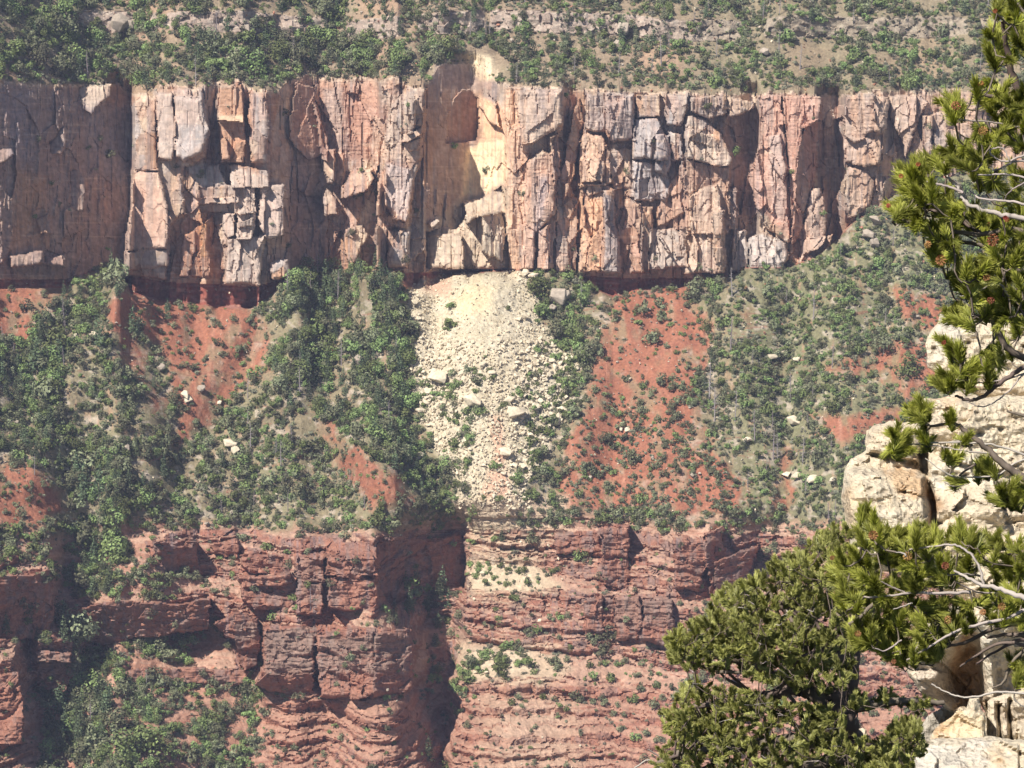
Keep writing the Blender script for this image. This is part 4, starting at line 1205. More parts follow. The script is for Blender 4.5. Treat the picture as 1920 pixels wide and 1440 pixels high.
# density of plants: outline, density, share of each kind (oak, juniper, sage, fir, big crown, snag), size in photo pixels
KN = ["oak", "jun", "sage", "fir", "tree", "snag"]
DEN = [
    ([(-140, -70), (2060, -70), (2060, 172), (-140, 160)], .88, (.30, .30, .26, .06, .05, .03), 13),
    ([(-140, -70), (640, -70), (640, 40), (560, 150), (-140, 150)], .78, (.36, .30, .10, .12, .11, .01), 18),
    ([(560, 80), (860, 90), (820, 150), (560, 140)], .8, (.35, .25, .08, .16, .16, .0), 19),
    ([(880, 88), (940, 90), (950, 150), (880, 145)], .05, (.3, .3, .4, 0, 0, 0), 9),
    ([(1250, 70), (1500, 60), (1800, 90), (1800, 150), (1250, 165)], .7, (.55, .2, .2, .02, .02, .01), 14),
    ([(1500, 85), (1570, 85), (1570, 135), (1500, 135)], .1, (.3, .3, .4, 0, 0, 0), 9),
    ([(-140, 525), (2060, 525), (2060, 1000), (-140, 1000)], .72, (.30, .42, .22, .02, .03, .01), 15),
    ([(1340, 500), (1560, 470), (1640, 400), (1760, 330), (2060, 320), (2060, 1000), (1380, 1000)], .78, (.38, .34, .24, .01, .01, .02), 13),
    ([(1540, 470), (1660, 480), (1650, 620), (1560, 640), (1500, 600)], 1.0, (.85, .1, .05, 0, 0, 0), 12),
    ([(1480, 610), (1620, 610), (1580, 700), (1480, 720)], .95, (.7, .2, .1, 0, 0, 0), 12),
    ([(-140, 600), (200, 480), (235, 500), (230, 600), (200, 560), (150, 640), (120, 700), (60, 960), (-140, 900)], .85, (.38, .24, .06, .16, .15, .01), 18),
    ([(565, 500), (770, 505), (778, 800), (830, 940), (850, 990), (740, 900), (600, 780), (520, 700), (510, 600)], .92, (.40, .20, .03, .20, .16, .01), 18),
    ([(130, 500), (235, 480), (240, 540), (180, 560), (140, 620), (120, 560)], .9, (.5, .3, .1, .1, 0, 0), 17),
    ([(100, 830), (330, 830), (300, 960), (100, 960)], .88, (.24, .42, .1, .12, .12, 0), 17),
    ([(1000, 505), (1110, 520), (1120, 600), (1130, 700), (1075, 800), (1050, 760), (1010, 620)], .85, (.5, .35, .1, 0, .05, 0), 18),
    ([(180, 940), (230, 960), (250, 1100), (150, 1140), (110, 1060), (150, 960)], .9, (.4, .3, .02, .18, .1, 0), 20),
    ([(240, 1040), (400, 1090), (390, 1130), (200, 1130)], .9, (.45, .45, .1, 0, 0, 0), 18),
    ([(240, 1195), (370, 1190), (370, 1260), (240, 1260)], .9, (.65, .3, .05, 0, 0, 0), 18),
    ([(-140, 1000), (150, 1000), (140, 1100), (-140, 1080)], .65, (.3, .4, .2, .05, .05, 0), 17),
    ([(140, 1200), (240, 1240), (520, 1280), (540, 1520), (60, 1520), (90, 1340)], .8, (.35, .45, .1, .02, .08, 0), 17),
    ([(60, 1150), (180, 1150), (240, 1420), (100, 1420)], .85, (.32, .3, .03, .2, .15, 0), 22),
    ([(820, 1290), (880, 1215), (1010, 1210), (1000, 1250), (900, 1290), (840, 1320)], .8, (.7, .2, .1, 0, 0, 0), 17),
    ([(875, 1050), (1000, 1050), (990, 1110), (880, 1110)], .5, (.8, .1, .1, 0, 0, 0), 11),
    ([(760, 1080), (840, 1080), (850, 1160), (760, 1160)], .8, (.2, .2, 0, .6, 0, 0), 22),
    ([(500, 1320), (800, 1320), (800, 1520), (500, 1520)], .16, (.2, .5, .3, 0, 0, 0), 13),
    ([(860, 1330), (1350, 1300), (1350, 1520), (860, 1520)], .12, (.2, .4, .4, 0, 0, 0), 12),
    ([(1060, 1260), (1300, 1280), (1290, 1400), (1080, 1360)], .28, (.1, .6, .3, 0, 0, 0), 15),
]
SUPV = .25
BARE = [(p, .13) for p in REDS[:1] + REDS[2:3]] + [(REDS[1], .20), (REDS[3], .22), (REDS[4], .18), (REDS[5], .32), (REDS[6], .0), (REDS[7], .45), (REDS[8], .35), (REDS[9], .2), (REDS[10], .3), (REDS[11], .1), (REDS[12], .1),
        ([(1130, 600), (1240, 600), (1250, 720), (1120, 740)], .12), ([(1090, 740), (1200, 740), (1180, 860), (1070, 850)], .28), ([(1190, 760), (1330, 740), (1400, 900), (1390, 960), (1100, 960), (1080, 890)], .6)]
def nearest_cell(u, v):
    return np.clip(np.searchsorted(vs, v), 0, NV - 1), np.clip(np.searchsorted(us, u), 0, NU - 1)


def den_fields(pu, pv):
    den = np.full(pu.shape, 0.0, dtype=np.float32)
    mix = np.zeros(pu.shape + (6,), dtype=np.float32)
    mix[:] = (.25, .45, .25, .02, .02, .01)
    siz = np.full(pu.shape, 14.0, dtype=np.float32)
    ju = pu + 16 * fbm(pu / 40, pv / 40, 3, 501)
    jv = pv + 12 * fbm(pu / 40, pv / 40, 3, 502)
    jj, ii = nearest_cell(pu, pv)
    zn = zone[jj, ii]
    den = np.where(zn == 4, SUPV, den)
    for poly, dd, mx, sz in DEN:
        ins = sdf(ju, jv, poly) > 0
        den = np.where(ins, dd, den)
        mix[ins] = mx
        siz = np.where(ins, sz, siz)
    for poly, dd in BARE:
        ins = sdf(ju, jv, poly) > 0
        den = np.where(ins & (zn >= 2), dd, den)
        siz = np.where(ins, 12.0, siz)
        mix[ins] = (.12, .62, .26, 0, 0, 0)
    sc_ = scree_m[jj, ii] > .5
    streaky = fbm(pu / 26, pv / 60, 3, 505)
    up_ = pv < 690
    d_s = np.where(up_, .02 + .3 * (streaky > .45), .07 + .65 * (streaky > .2))
    d_s = np.where((pu > 1005), np.maximum(d_s, .55), d_s)
    d_s = np.where((pu > 890) & (pu < 960) & (pv > 780), .06, d_s)
    den = np.where(sc_, d_s, den)
    mix[sc_] = (.75, .12, .13, 0, 0, 0)
    siz = np.where(sc_, 12.0, siz)
    den = np.where(zn == 1, .012, den)
    den = np.where(topband[jj, ii] > .5, den * .22, den)
    den = np.where((zn == 4) & (steep[jj, ii] > .5), den * .12, den)
    den = np.where((zn == 2) & (pv < (b2 + hb)[ii] + 4) & (hb[ii] > 3), 0.0, den)
    clump = fbm(pu / 24, pv / 20, 3, 507)
    den = den * np.clip(.82 + 1.7 * clump, .06, 1.35)
    return den, mix, siz, zn


r4 = np.random.default_rng(404)
STEP = 10.0
gu, gv_ = np.meshgrid(np.arange(-130, 2050, STEP), np.arange(-60, 1510, STEP * .8))
pu = (gu + r4.uniform(-5, 5, gu.shape)).ravel()
pv_ = (gv_ + r4.uniform(-4, 4, gu.shape)).ravel()
den, mix, siz, zn = den_fields(pu, pv_)
keep = r4.random(len(pu)) < np.clip(den, 0, 1)
pu, pv_, mix, siz, zn = pu[keep], pv_[keep], mix[keep], siz[keep], zn[keep]
cum = np.cumsum(mix / mix.sum(1)[:, None], axis=1)
kind = (r4.random(len(pu))[:, None] > cum).sum(1).clip(0, 5)
size_px = siz * np.exp(r4.normal(0, .28, len(pu)))
size_px = np.where(kind == 2, size_px * .55, size_px)
size_px = np.where(kind == 3, np.clip(size_px, 16, 30) * 2.0, size_px)
size_px = np.where(kind == 5, np.clip(size_px, 12, 22) * 2.6, size_px)
size_px = np.where(kind == 4, size_px * 1.55, size_px)
# traced ones: kind, foot u, foot v, height in pixels
TR = [("fir", 70, 700, 90), ("fir", 85, 650, 80), ("fir", 250, 625, 62), ("fir", 188, 650, 70), ("fir", 315, 600, 44), ("fir", 262, 625, 46), ("fir", 610, 545, 60), ("fir", 640, 535, 50), ("fir", 570, 560, 56),
      ("fir", 535, 600, 50), ("fir", 600, 600, 60), ("fir", 700, 560, 56), ("fir", 160, 940, 84), ("fir", 185, 935, 70), ("fir", 145, 900, 60), ("fir", 205, 955, 66), ("fir", 780, 1115, 60), ("fir", 760, 1108, 44), ("fir", 825, 1120, 52), ("fir", 740, 1150, 34),
      ("fir", 1122, 1198, 42), ("fir", 120, 1180, 60), ("fir", 142, 1230, 66), ("fir", 176, 1210, 50), ("fir", 110, 1340, 72), ("fir", 150, 1390, 76), ("fir", 90, 1370, 56), ("fir", 200, 1340, 64), ("fir", 12, 1190, 50), ("fir", 804, 1430, 60), ("fir", 822, 1180, 40),
      ("fir", 275, 168, 54), ("fir", 1605, 165, 40), ("fir", 1640, 600, 0), ("fir", 1120, 160, 50), ("fir", 1020, 165, 44), ("fir", 885, 970, 44), ("tree", 874, 930, 30), ("tree", 888, 965, 40), ("tree", 845, 900, 40), ("tree", 835, 880, 36), ("tree", 877, 700, 20),
      ("tree", 655, 470, 0), ("tree", 1010, 560, 50), ("tree", 1040, 640, 44), ("tree", 1075, 640, 40), ("tree", 1190, 870, 34), ("tree", 1700, 700, 50), ("tree", 1655, 665, 48), ("tree", 1560, 780, 36), ("jun", 1240, 580, 26), ("jun", 1205, 590, 30), ("jun", 1220, 650, 36),
      ("tree", 120, 80, 40), ("tree", 130, 70, 46), ("tree", 30, 110, 44), ("tree", 80, 130, 50), ("tree", 145, 120, 44), ("tree", 395, 105, 40), ("tree", 520, 110, 46), ("tree", 560, 120, 42), ("tree", 590, 80, 40), ("tree", 735, 125, 40), ("tree", 690, 120, 38), ("tree", 790, 100, 30), ("tree", 1710, 165, 40), ("tree", 1815, 155, 36),
      ("snag", 1525, 600, 62), ("snag", 1370, 660, 70), ("snag", 1330, 760, 90), ("snag", 1340, 790, 70), ("snag", 1415, 830, 66), ("snag", 1450, 860, 60), ("snag", 1505, 870, 56), ("snag", 1560, 690, 50), ("snag", 1378, 790, 60), ("snag", 1240, 125, 58), ("snag", 1500, 130, 50), ("snag", 1160, 140, 44), ("snag", 470, 850, 60), ("snag", 562, 740, 56),
      ("snag", 1090, 580, 54), ("snag", 540, 560, 62), ("snag", 596, 520, 48), ("snag", 65, 890, 40), ("snag", 275, 1290, 40), ("snag", 170, 1360, 50), ("snag", 1300, 60, 40), ("snag", 1430, 40, 44), ("snag", 1700, 60, 40), ("snag", 1100, 60, 40), ("snag", 840, 20, 40), ("snag", 1600, 50, 40)]
TR = [t for t in TR if t[3] > 0]
pu = np.concatenate([[t[1] for t in TR], pu])
pv_ = np.concatenate([[t[2] for t in TR], pv_])
kind = np.concatenate([[KN.index(t[0]) for t in TR], kind])
size_px = np.concatenate([[t[3] for t in TR], size_px])
jj, ii = nearest_cell(pu, pv_)
zn = zone[jj, ii]
tt = terrain(pu, pv_)
px, py, pz = at(pu, pv_, tt)
hgt = size_px * tt / FPX                      # metres
nplant = len(pu)
print("plants", nplant)

NREG = [
    ("the upper left wooded slope", lambda u, v: v < 175 and u < 480), ("the slope above the recess", lambda u, v: v < 175 and u < 830), ("the slope above the scar", lambda u, v: v < 175 and u < 1080),
    ("the slope above grey faces", lambda u, v: v < 180 and u < 1420), ("the top right scrubby slope", lambda u, v: v < 180), ("the streaked left wall", lambda u, v: v < 500 and u < 250 and v > 175),
    ("the big pale buttress", lambda u, v: v < 520 and u < 545 and v > 175), ("the deep shaded recess", lambda u, v: v < 500 and u < 800), ("the scarred alcove", lambda u, v: v < 505 and u < 960),
    ("the pink and grey cliff", lambda u, v: v < 500 and u < 1400), ("the cliff's right end", lambda u, v: v < 500), ("the rib left of the bowl", lambda u, v: v < 700 and u < 240), ("the upper red soil bowl", lambda u, v: v < 830 and 240 <= u < 510),
    ("the wooded gully", lambda u, v: v < 800 and 510 <= u < 775), ("the upper pale rockfall", lambda u, v: v < 700 and 775 <= u < 1010), ("the lower pale rockfall", lambda u, v: v < 960 and 775 <= u < 1060),
    ("the rockfall's right edge", lambda u, v: v < 800 and u < 1110), ("the bare red slope", lambda u, v: v < 960 and u < 1340 and u > 1000), ("the green slope at right", lambda u, v: v < 700 and u >= 1340),
    ("the slope around the wash", lambda u, v: v < 1000 and u >= 1340), ("the slope below the bowl", lambda u, v: v < 980 and u < 420), ("the red spur above ledges", lambda u, v: v < 1000 and u < 800), ("the shaded left ravine", lambda u, v: u < 240 and v >= 980),
    ("the ledges left of the buttress", lambda u, v: u < 480 and v < 1270), ("the bottom left slope", lambda u, v: u < 520), ("the big red buttress", lambda u, v: u < 720 and v < 1300), ("the deep shaded cleft", lambda u, v: u < 870 and v < 1320),
    ("the lowest thin red beds", lambda u, v: v > 1320), ("the red ledge amphitheatre", lambda u, v: v > 900), ("the far slope", lambda u, v: True),
]


def region(u, v):
    for i, (t, f) in enumerate(NREG):
        if f(u, v):
            return i, t
    return len(NREG) - 1, NREG[-1][0]


r5_ = random.Random(55)
INFO = {
    "oak": ("oak_shrub", "shrub", "bright green rounded shrub", "bright green shrubs on the far slopes", oak_m, None),
    "jun": ("juniper_bush", "bush", "dark olive bush", "dark bushes on the far slopes", jun_m, None),
    "sage": ("sage_bush", "bush", "low grey bush", "low grey bushes on the far slopes", sage_m, None),
    "fir": ("fir_tree", "tree", "narrow dark conifer", "conifers on the far slopes", fir_m, firtr_m),
    "tree": ("pinyon_tree", "tree", "round crowned green tree", "round crowned trees on the far slopes", treecr_m, bushtr_m),
    "snag": ("dead_tree", "tree", "bare grey dead tree", "dead trees on the far slopes", snag_m, None),
}
LIMIT = {"oak": 290, "jun": 290, "sage": 0, "fir": 240, "tree": 290, "snag": 290}
infr = (pu > 0) & (pu < 1900) & (pv_ > 4) & (pv_ < 1445)
hid = (sdf(pu, pv_, [(1240, 1440), (1260, 1200), (1350, 1090), (1450, 1020), (1600, 960), (1585, 860), (1640, 790), (1730, 730), (1735, 600), (1930, 590), (1930, 1460), (1240, 1460)]) > 0)
hid |= (sdf(pu, pv_, [(1690, 330), (1800, 270), (1930, 250), (1930, 600), (1780, 540), (1740, 450), (1680, 390)]) > 0)
stuff_pts = {}
SIZEW = [(0, "small"), (.45, "medium sized"), (.75, "large")]


def mk_things(kn, sel, getmesh, trunk, name, cat, look, group, xs, ys, zs, hs, us_, vs_):
    """individual things, each its own label by place; the tallest and lowest of each place are singled out"""
    byreg = {}
    kn_tall = 'conifer' in look or 'dead' in look
    for i in sel:
        ri, rt = region(us_[i], vs_[i])
        byreg.setdefault(ri, []).append(i)
    for ri, lst in byreg.items():
        rt = NREG[ri][0]
        lst.sort(key=lambda q: -hs[q])
        n_ = len(lst)
        special = {lst[0]: (f"only {look} on {rt}" if n_ == 1 else f"largest {look} on {rt}")}
        cells = {}
        if n_ > 1:
            ua, ub_, va, vb_ = min(us_[q] for q in lst), max(us_[q] for q in lst) + .1, min(vs_[q] for q in lst), max(vs_[q] for q in lst) + .1
            for q in lst[1:]:
                cx_ = int(3 * (us_[q] - ua) / (ub_ - ua)) if n_ > 4 else int(2 * (us_[q] - ua) / (ub_ - ua)) * 2
                cy_ = int(3 * (vs_[q] - va) / (vb_ - va)) if n_ > 4 else 1
                cells.setdefault((cx_, cy_), []).append(q)
        for (cx_, cy_), ql in cells.items():
            hw = ["left", "middle", "right"][cx_]
            vw = ["upper", "", "lower"][cy_]
            where = f"at the {vw} {hw} of".replace("  ", " ") if (vw or hw != "middle") else "in the centre of"
            for q in ql:
                special[q] = f"{look} {where} {rt}"
            if len(ql) > 1:
                special[ql[0]] = f"biggest {look} {where} {rt}"
                special[ql[-1]] = f"smallest {look} {where} {rt}"
            if len(ql) > 5:
                for q in ql[1:-1]:
                    special[q] = ("tall " if kn_tall else "large ") * (ql.index(q) < len(ql) / 2) + ("small " if ql.index(q) >= len(ql) / 2 else "") + special[q]
            if len(ql) > 3:
                r_ = ql[1:-1]
                a_ = min(r_, key=lambda q: us_[q])
                special[a_] = f"leftmost {look} {where} {rt}"
                r_ = [q for q in r_ if q != a_]
                if len(r_) > 1:
                    a_ = max(r_, key=lambda q: us_[q])
                    special[a_] = f"rightmost {look} {where} {rt}"
        for rank, i in enumerate(lst):
            lab = special[i]
            me = getmesh(i)
            rz = r5_.uniform(0, 6.28)
            if trunk is None:
                o = obj(name, me, None, (xs[i], ys[i], zs[i]))
                o.rotation_euler = (r5_.uniform(-.06, .06), r5_.uniform(-.06, .06), rz) if cat != 'boulder' else (Matrix.Rotation(r5_.uniform(.25, .6), 4, 'X') @ Matrix.Rotation(rz, 4, 'Z')).to_euler()
                o.scale = (hs[i],) * 3
            else:
                o = empty(name, (xs[i], ys[i], zs[i]))
                o.rotation_euler = (r5_.uniform(-.04, .04), r5_.uniform(-.04, .04), rz)
                o.scale = (hs[i],) * 3
                obj("crown", me, o)
                obj("trunk", trunk, o)
            tag(o, lab[:110], cat, group)


for kn in KN:
    name, cat, look, group, meshes, trunk = INFO[kn]
    w = np.where(kind == KN.index(kn))[0]
    vis = [i for i in w if infr[i] and not hid[i]]
    vis.sort(key=lambda i: -size_px[i])
    ind = vis[:LIMIT[kn]]
    mk_things(kn, ind, lambda i, m_=meshes: m_[i % len(m_)], trunk, name, cat, look, group, px, py, pz, hgt, pu, pv_)
    s_ind = set(ind)
    stuff_pts[kn] = [i for i in w if i not in s_ind]


def scatter(name, meshes, P_, S_, R_, seed):
    """ONE object: points carrying copies of a few meshes (geometry nodes)"""
    P_ = np.asarray(P_, dtype=np.float32)
    S_ = np.asarray(S_, dtype=np.float32)
    n = len(P_)
    me = bpy.data.meshes.new(name)
    me.vertices.add(n)
    me.vertices.foreach_set("co", P_.ravel())
    a = me.attributes.new("size", 'FLOAT', 'POINT')
    a.data.foreach_set("value", S_)
    a = me.attributes.new("turn", 'FLOAT_VECTOR', 'POINT')
    a.data.foreach_set("vector", np.asarray(R_, dtype=np.float32).ravel())
    a = me.attributes.new("pick", 'INT', 'POINT')
    a.data.foreach_set("value", np.random.default_rng(seed).integers(0, len(meshes), n).astype(np.int32))
    o = obj(name, me)
    ng = bpy.data.node_groups.new(name + "_scatter", 'GeometryNodeTree')
    ng.interface.new_socket("Geometry", in_out='INPUT', socket_type='NodeSocketGeometry')
    ng.interface.new_socket("Geometry", in_out='OUTPUT', socket_type='NodeSocketGeometry')
    N, L = ng.nodes, ng.links
    gi, go = N.new('NodeGroupInput'), N.new('NodeGroupOutput')
    iop = N.new('GeometryNodeInstanceOnPoints')
    g2i = N.new('GeometryNodeGeometryToInstance')
    src = []
    for i, m in enumerate(meshes):
        so = bpy.data.objects.new(name + "_source", m)
        oi = N.new('GeometryNodeObjectInfo')
        oi.inputs['Object'].default_value = so
        oi.inputs['As Instance'].default_value = True
        src.append(oi)
    for oi in reversed(src):
        L.new(oi.outputs['Geometry'], g2i.inputs[0])
    L.new(gi.outputs[0], iop.inputs['Points'])
    L.new(g2i.outputs[0], iop.inputs['Instance'])
    iop.inputs['Pick Instance'].default_value = True

    def named(nm_, ty):
        q = N.new('GeometryNodeInputNamedAttribute')
        q.data_type = ty
        q.inputs['Name'].default_value = nm_
        return q
    q = named("pick", 'INT')
    L.new(q.outputs[0], iop.inputs['Instance Index'])
    q = named("turn", 'FLOAT_VECTOR')
    e2r = N.new('FunctionNodeEulerToRotation')
    L.new(q.outputs[0], e2r.inputs[0])
    L.new(e2r.outputs[0], iop.inputs['Rotation'])
    q = named("size", 'FLOAT')
    L.new(q.outputs[0], iop.inputs['Scale'])
    L.new(iop.outputs[0], go.inputs[0])
    md = o.modifiers.new("scatter", 'NODES')
    md.node_group = ng
    tag(o, kind="stuff")
    return o


for kn, nm in (("oak", "shrubbery"), ("jun", "brush"), ("sage", "undergrowth"), ("fir", "woods"), ("tree", "woodland"), ("snag", "dead_wood")):
    l_ = stuff_pts[kn]
    if not l_:
        continue
    l_ = np.array(l_)
    R_ = np.stack([r4.uniform(-.1, .1, len(l_)), r4.uniform(-.1, .1, len(l_)), r4.uniform(0, 6.28, len(l_))], axis=1)
    scatter(nm, INFO[kn][4], np.stack([px[l_], py[l_], pz[l_]], axis=1), hgt[l_], R_, 61)

# ---- fine ground scrub that nobody could count
gu, gv_ = np.meshgrid(np.arange(-60, 1980, 6.0), np.arange(-30, 1480, 5.0))
qu = (gu + r4.uniform(-3, 3, gu.shape)).ravel()
qv = (gv_ + r4.uniform(-2.5, 2.5, gu.shape)).ravel()
dn, mx_, sz_, z_ = den_fields(qu, qv)
kp = (r4.random(len(qu)) < np.clip(dn, 0, 1) * .30 * (z_ != 1) * (z_ != 3) * np.where(z_ == 4, .8, np.where(z_ == 0, 3.2, np.where(qu > 1340, 2.6, 1.7))))
qu, qv = qu[kp], qv[kp]
qt = terrain(qu, qv)
qx, qy, qz = at(qu, qv, qt)
n = len(qu)
scatter("ground_cover", sage_m[:2] + oak_m[:1] + jun_m[:1], np.stack([qx, qy, qz], axis=1), r4.uniform(3.5, 9.5, n) * qt / FPX, np.stack([r4.uniform(-.1, .1, n), r4.uniform(-.1, .1, n), r4.uniform(0, 6.28, n)], axis=1), 62)

# ---- boulders: traced blocks first (u, v, width in pixels), then scattered ones
BO = [("cream", 820, 716, 42), ("cream", 802, 736, 18), ("cream", 886, 756, 40), ("cream", 966, 778, 42), ("cream", 955, 752, 22), ("cream", 905, 686, 18), ("cream", 922, 702, 16), ("cream", 1004, 766, 22), ("cream", 1054, 770, 20), ("cream", 1050, 782, 16), ("cream", 1018, 782, 16),
      ("cream", 948, 852, 30), ("cream", 965, 875, 14), ("cream", 944, 890, 14), ("cream", 965, 895, 12), ("cream", 818, 876, 12), ("cream", 994, 812, 14), ("cream", 788, 772, 20), ("cream", 800, 758, 14), ("cream", 778, 570, 20), ("cream", 984, 595, 18), ("cream", 972, 600, 14), ("cream", 886, 708, 16),
      ("cream", 1000, 520, 22), ("cream", 985, 515, 18), ("cream", 1070, 522, 14), ("grey", 1046, 565, 42), ("grey", 1058, 560, 34), ("grey", 1036, 582, 22), ("grey", 788, 860, 26), ("grey", 672, 680, 26), ("grey", 302, 692, 20), ("cream", 346, 746, 26), ("cream", 352, 752, 20), ("grey", 378, 732, 20),
      ("cream", 432, 836, 34), ("cream", 440, 848, 24), ("grey", 236, 845, 22), ("cream", 413, 757, 14), ("cream", 176, 630, 24), ("cream", 141, 632, 16), ("cream", 1448, 672, 22), ("cream", 1470, 662, 14), ("cream", 1494, 676, 20), ("cream", 1488, 792, 30), ("cream", 1474, 892, 20), ("cream", 1495, 895, 24), ("cream", 1523, 903, 26), ("cream", 1561, 902, 16), ("grey", 1526, 852, 18),
      ("cream", 1402, 829, 20), ("grey", 228, 52, 44), ("grey", 246, 54, 30), ("grey", 448, 100, 22), ("grey", 462, 62, 30), ("grey", 1434, 100, 20), ("grey", 1168, 60, 30), ("grey", 1160, 88, 22), ("cream", 1632, 110, 8), ("grey", 1640, 420, 30), ("grey", 1628, 445, 30), ("grey", 1640, 460, 22), ("cream", 1180, 712, 10), ("cream", 1176, 808, 14), ("cream", 1165, 806, 12),
      ("cream", 906, 1076, 14), ("cream", 912, 1262, 10), ("cream", 300, 1108, 12), ("cream", 298, 1100, 10), ("cream", 413, 1288, 10), ("grey", 1720, 595, 10), ("grey", 1565, 840, 0), ("cream", 700, 705, 12), ("cream", 1030, 705, 14), ("cream", 1060, 735, 12)]
BO = [b for b in BO if b[3] > 0]
# scattered
nb = 5200
bu = r4.uniform(760, 1100, nb)
bvv = 505 + (r4.random(nb)) * 450
j_, i_ = nearest_cell(bu, bvv)
ok = (scree_m[j_, i_] > .5) & (r4.random(nb) > .75 * fines[j_, i_])
bu, bvv = bu[ok], bvv[ok]
edge = np.clip(np.abs(bu - 905) / 120, 0, 1)
bs = np.clip(1.9 + .9 * (bvv > 640) + 4.5 * edge * r4.random(len(bu)) + (bvv > 640) * 2.5 * r4.random(len(bu)) + 1.2 * r4.exponential(1.2, len(bu)), 2.2, 15)
bk = np.zeros(len(bu), dtype=int)
nb = 7000
cu_ = r4.uniform(-60, 1800, nb)
cv_ = r4.uniform(-20, 1470, nb)
j_, i_ = nearest_cell(cu_, cv_)
z_ = zone[j_, i_]
tr_ = (sdf(cu_, cv_, [(870, 950), (1060, 940), (1060, 1110), (1090, 1290), (1090, 1470), (900, 1470), (870, 1290)]) > 0)
ok = ((z_ == 0) | (z_ == 2)) | ((z_ == 4) & (r4.random(nb) < .5))
cu_, cv_, z_, tr_ = cu_[ok], cv_[ok], z_[ok], tr_[ok]
cs_ = np.clip(2.0 + 1.6 * r4.exponential(1.0, len(cu_)), 2, 11)
ck = np.where(tr_, 0, np.where(z_ == 4, np.where(r4.random(len(cu_)) < .8, 2, 1), np.where(r4.random(len(cu_)) < .45, 1, np.where(r4.random(len(cu_)) < .5, 0, 2))))
au = np.concatenate([[b[1] for b in BO], bu, cu_])
av = np.concatenate([[b[2] for b in BO], bvv, cv_])
asz = np.concatenate([[b[3] for b in BO], bs, cs_])
ak = np.concatenate([[{"cream": 0, "grey": 1}[b[0]] for b in BO], bk, ck]).astype(int)
at_t = terrain(au, av)
ax, ay, az = at(au, av, at_t)
am = asz * at_t / FPX
ax, ay, az = ax * (1 - am * .25 / at_t), ay * (1 - am * .25 / at_t), az * (1 - am * .25 / at_t) + am * .2
nBO = len(BO)
BI = [("boulder", "boulder", "cream boulder", "pale boulders of the far wall", rk_cream, st_cream, "rubble"), ("boulder", "boulder", "grey boulder", "grey boulders of the far wall", rk_grey, st_grey, "debris"), ("boulder", "boulder", "red block", "red blocks of the far wall", rk_red, st_red, "gravel")]
avis = (au > 2) & (au < 1860) & (av > 4) & (av < 1436)
ahid = (sdf(au, av, [(1240, 1440), (1260, 1200), (1350, 1090), (1450, 1020), (1600, 960), (1585, 860), (1640, 790), (1730, 730), (1735, 600), (1930, 590), (1930, 1460), (1240, 1460)]) > 0)
LB = {0: 200, 1: 60, 2: 30}
for kq_, (nm, cat, look, group, big, small, stn) in enumerate(BI):
    w = np.where(ak == kq_)[0]
    vis = [i for i in w if avis[i] and not ahid[i]]
    vis.sort(key=lambda i: -asz[i])
    ind = vis[:LB[kq_]]
    mk_things(nm, ind, lambda i, m_=big: m_[i % len(m_)], None, nm, cat, look, group, ax, ay, az, am, au, av)
    si = set(ind)
    rest = np.array([i for i in w if i not in si])
    R_ = r4.uniform(0, 6.28, (len(rest), 3)) * np.array([.15, .15, 1])
    scatter(stn, small, np.stack([ax[rest], ay[rest], az[rest]], axis=1), am[rest], R_, 70 + kq_)
# ------------------------------------------------------------------ foreground limestone
def lime_mat():
    m, n, l, b = new_mat("cream_limestone")
    b.inputs["Roughness"].default_value = .92
    b.inputs["Specular IOR Level"].default_value = .15
    tc = n.new("ShaderNodeTexCoord")
    a = n.new("ShaderNodeAttribute")
    a.attribute_name = "Col"
    nz = n.new("ShaderNodeTexNoise")
    nz.inputs["Scale"].default_value = 14
    nz.inputs["Detail"].default_value = 8
    nz.inputs["Roughness"].default_value = .7
    l.new(tc.outputs["Object"], nz.inputs["Vector"])
    vo = n.new("ShaderNodeTexVoronoi")
    vo.inputs["Scale"].default_value = 34
    l.new(tc.outputs["Object"], vo.inputs["Vector"])
    mr = n.new("ShaderNodeMapRange")
    mr.inputs[1].default_value = .3
    mr.inputs[2].default_value = .7
    mr.inputs[3].default_value = .78
    mr.inputs[4].default_value = 1.14
    l.new(nz.outputs[0], mr.inputs[0])
    sc = n.new("ShaderNodeVectorMath")
    sc.operation = 'SCALE'
    l.new(a.outputs["Color"], sc.inputs[0])
    l.new(mr.outputs[0], sc.inputs["Scale"])
    l.new(sc.outputs[0], b.inputs["Base Color"])
    ma = n.new("ShaderNodeMath")
    ma.operation = 'MULTIPLY_ADD'
    l.new(vo.outputs["Distance"], ma.inputs[0])
    ma.inputs[1].default_value = .5
    l.new(nz.outputs[0], ma.inputs[2])
    bp = n.new("ShaderNodeBump")
    bp.inputs["Strength"].default_value = .9
    bp.inputs["Distance"].default_value = .04
    l.new(ma.outputs[0], bp.inputs["Height"])
    l.new(bp.outputs[0], b.inputs["Normal"])
    return m


M_lime = lime_mat()


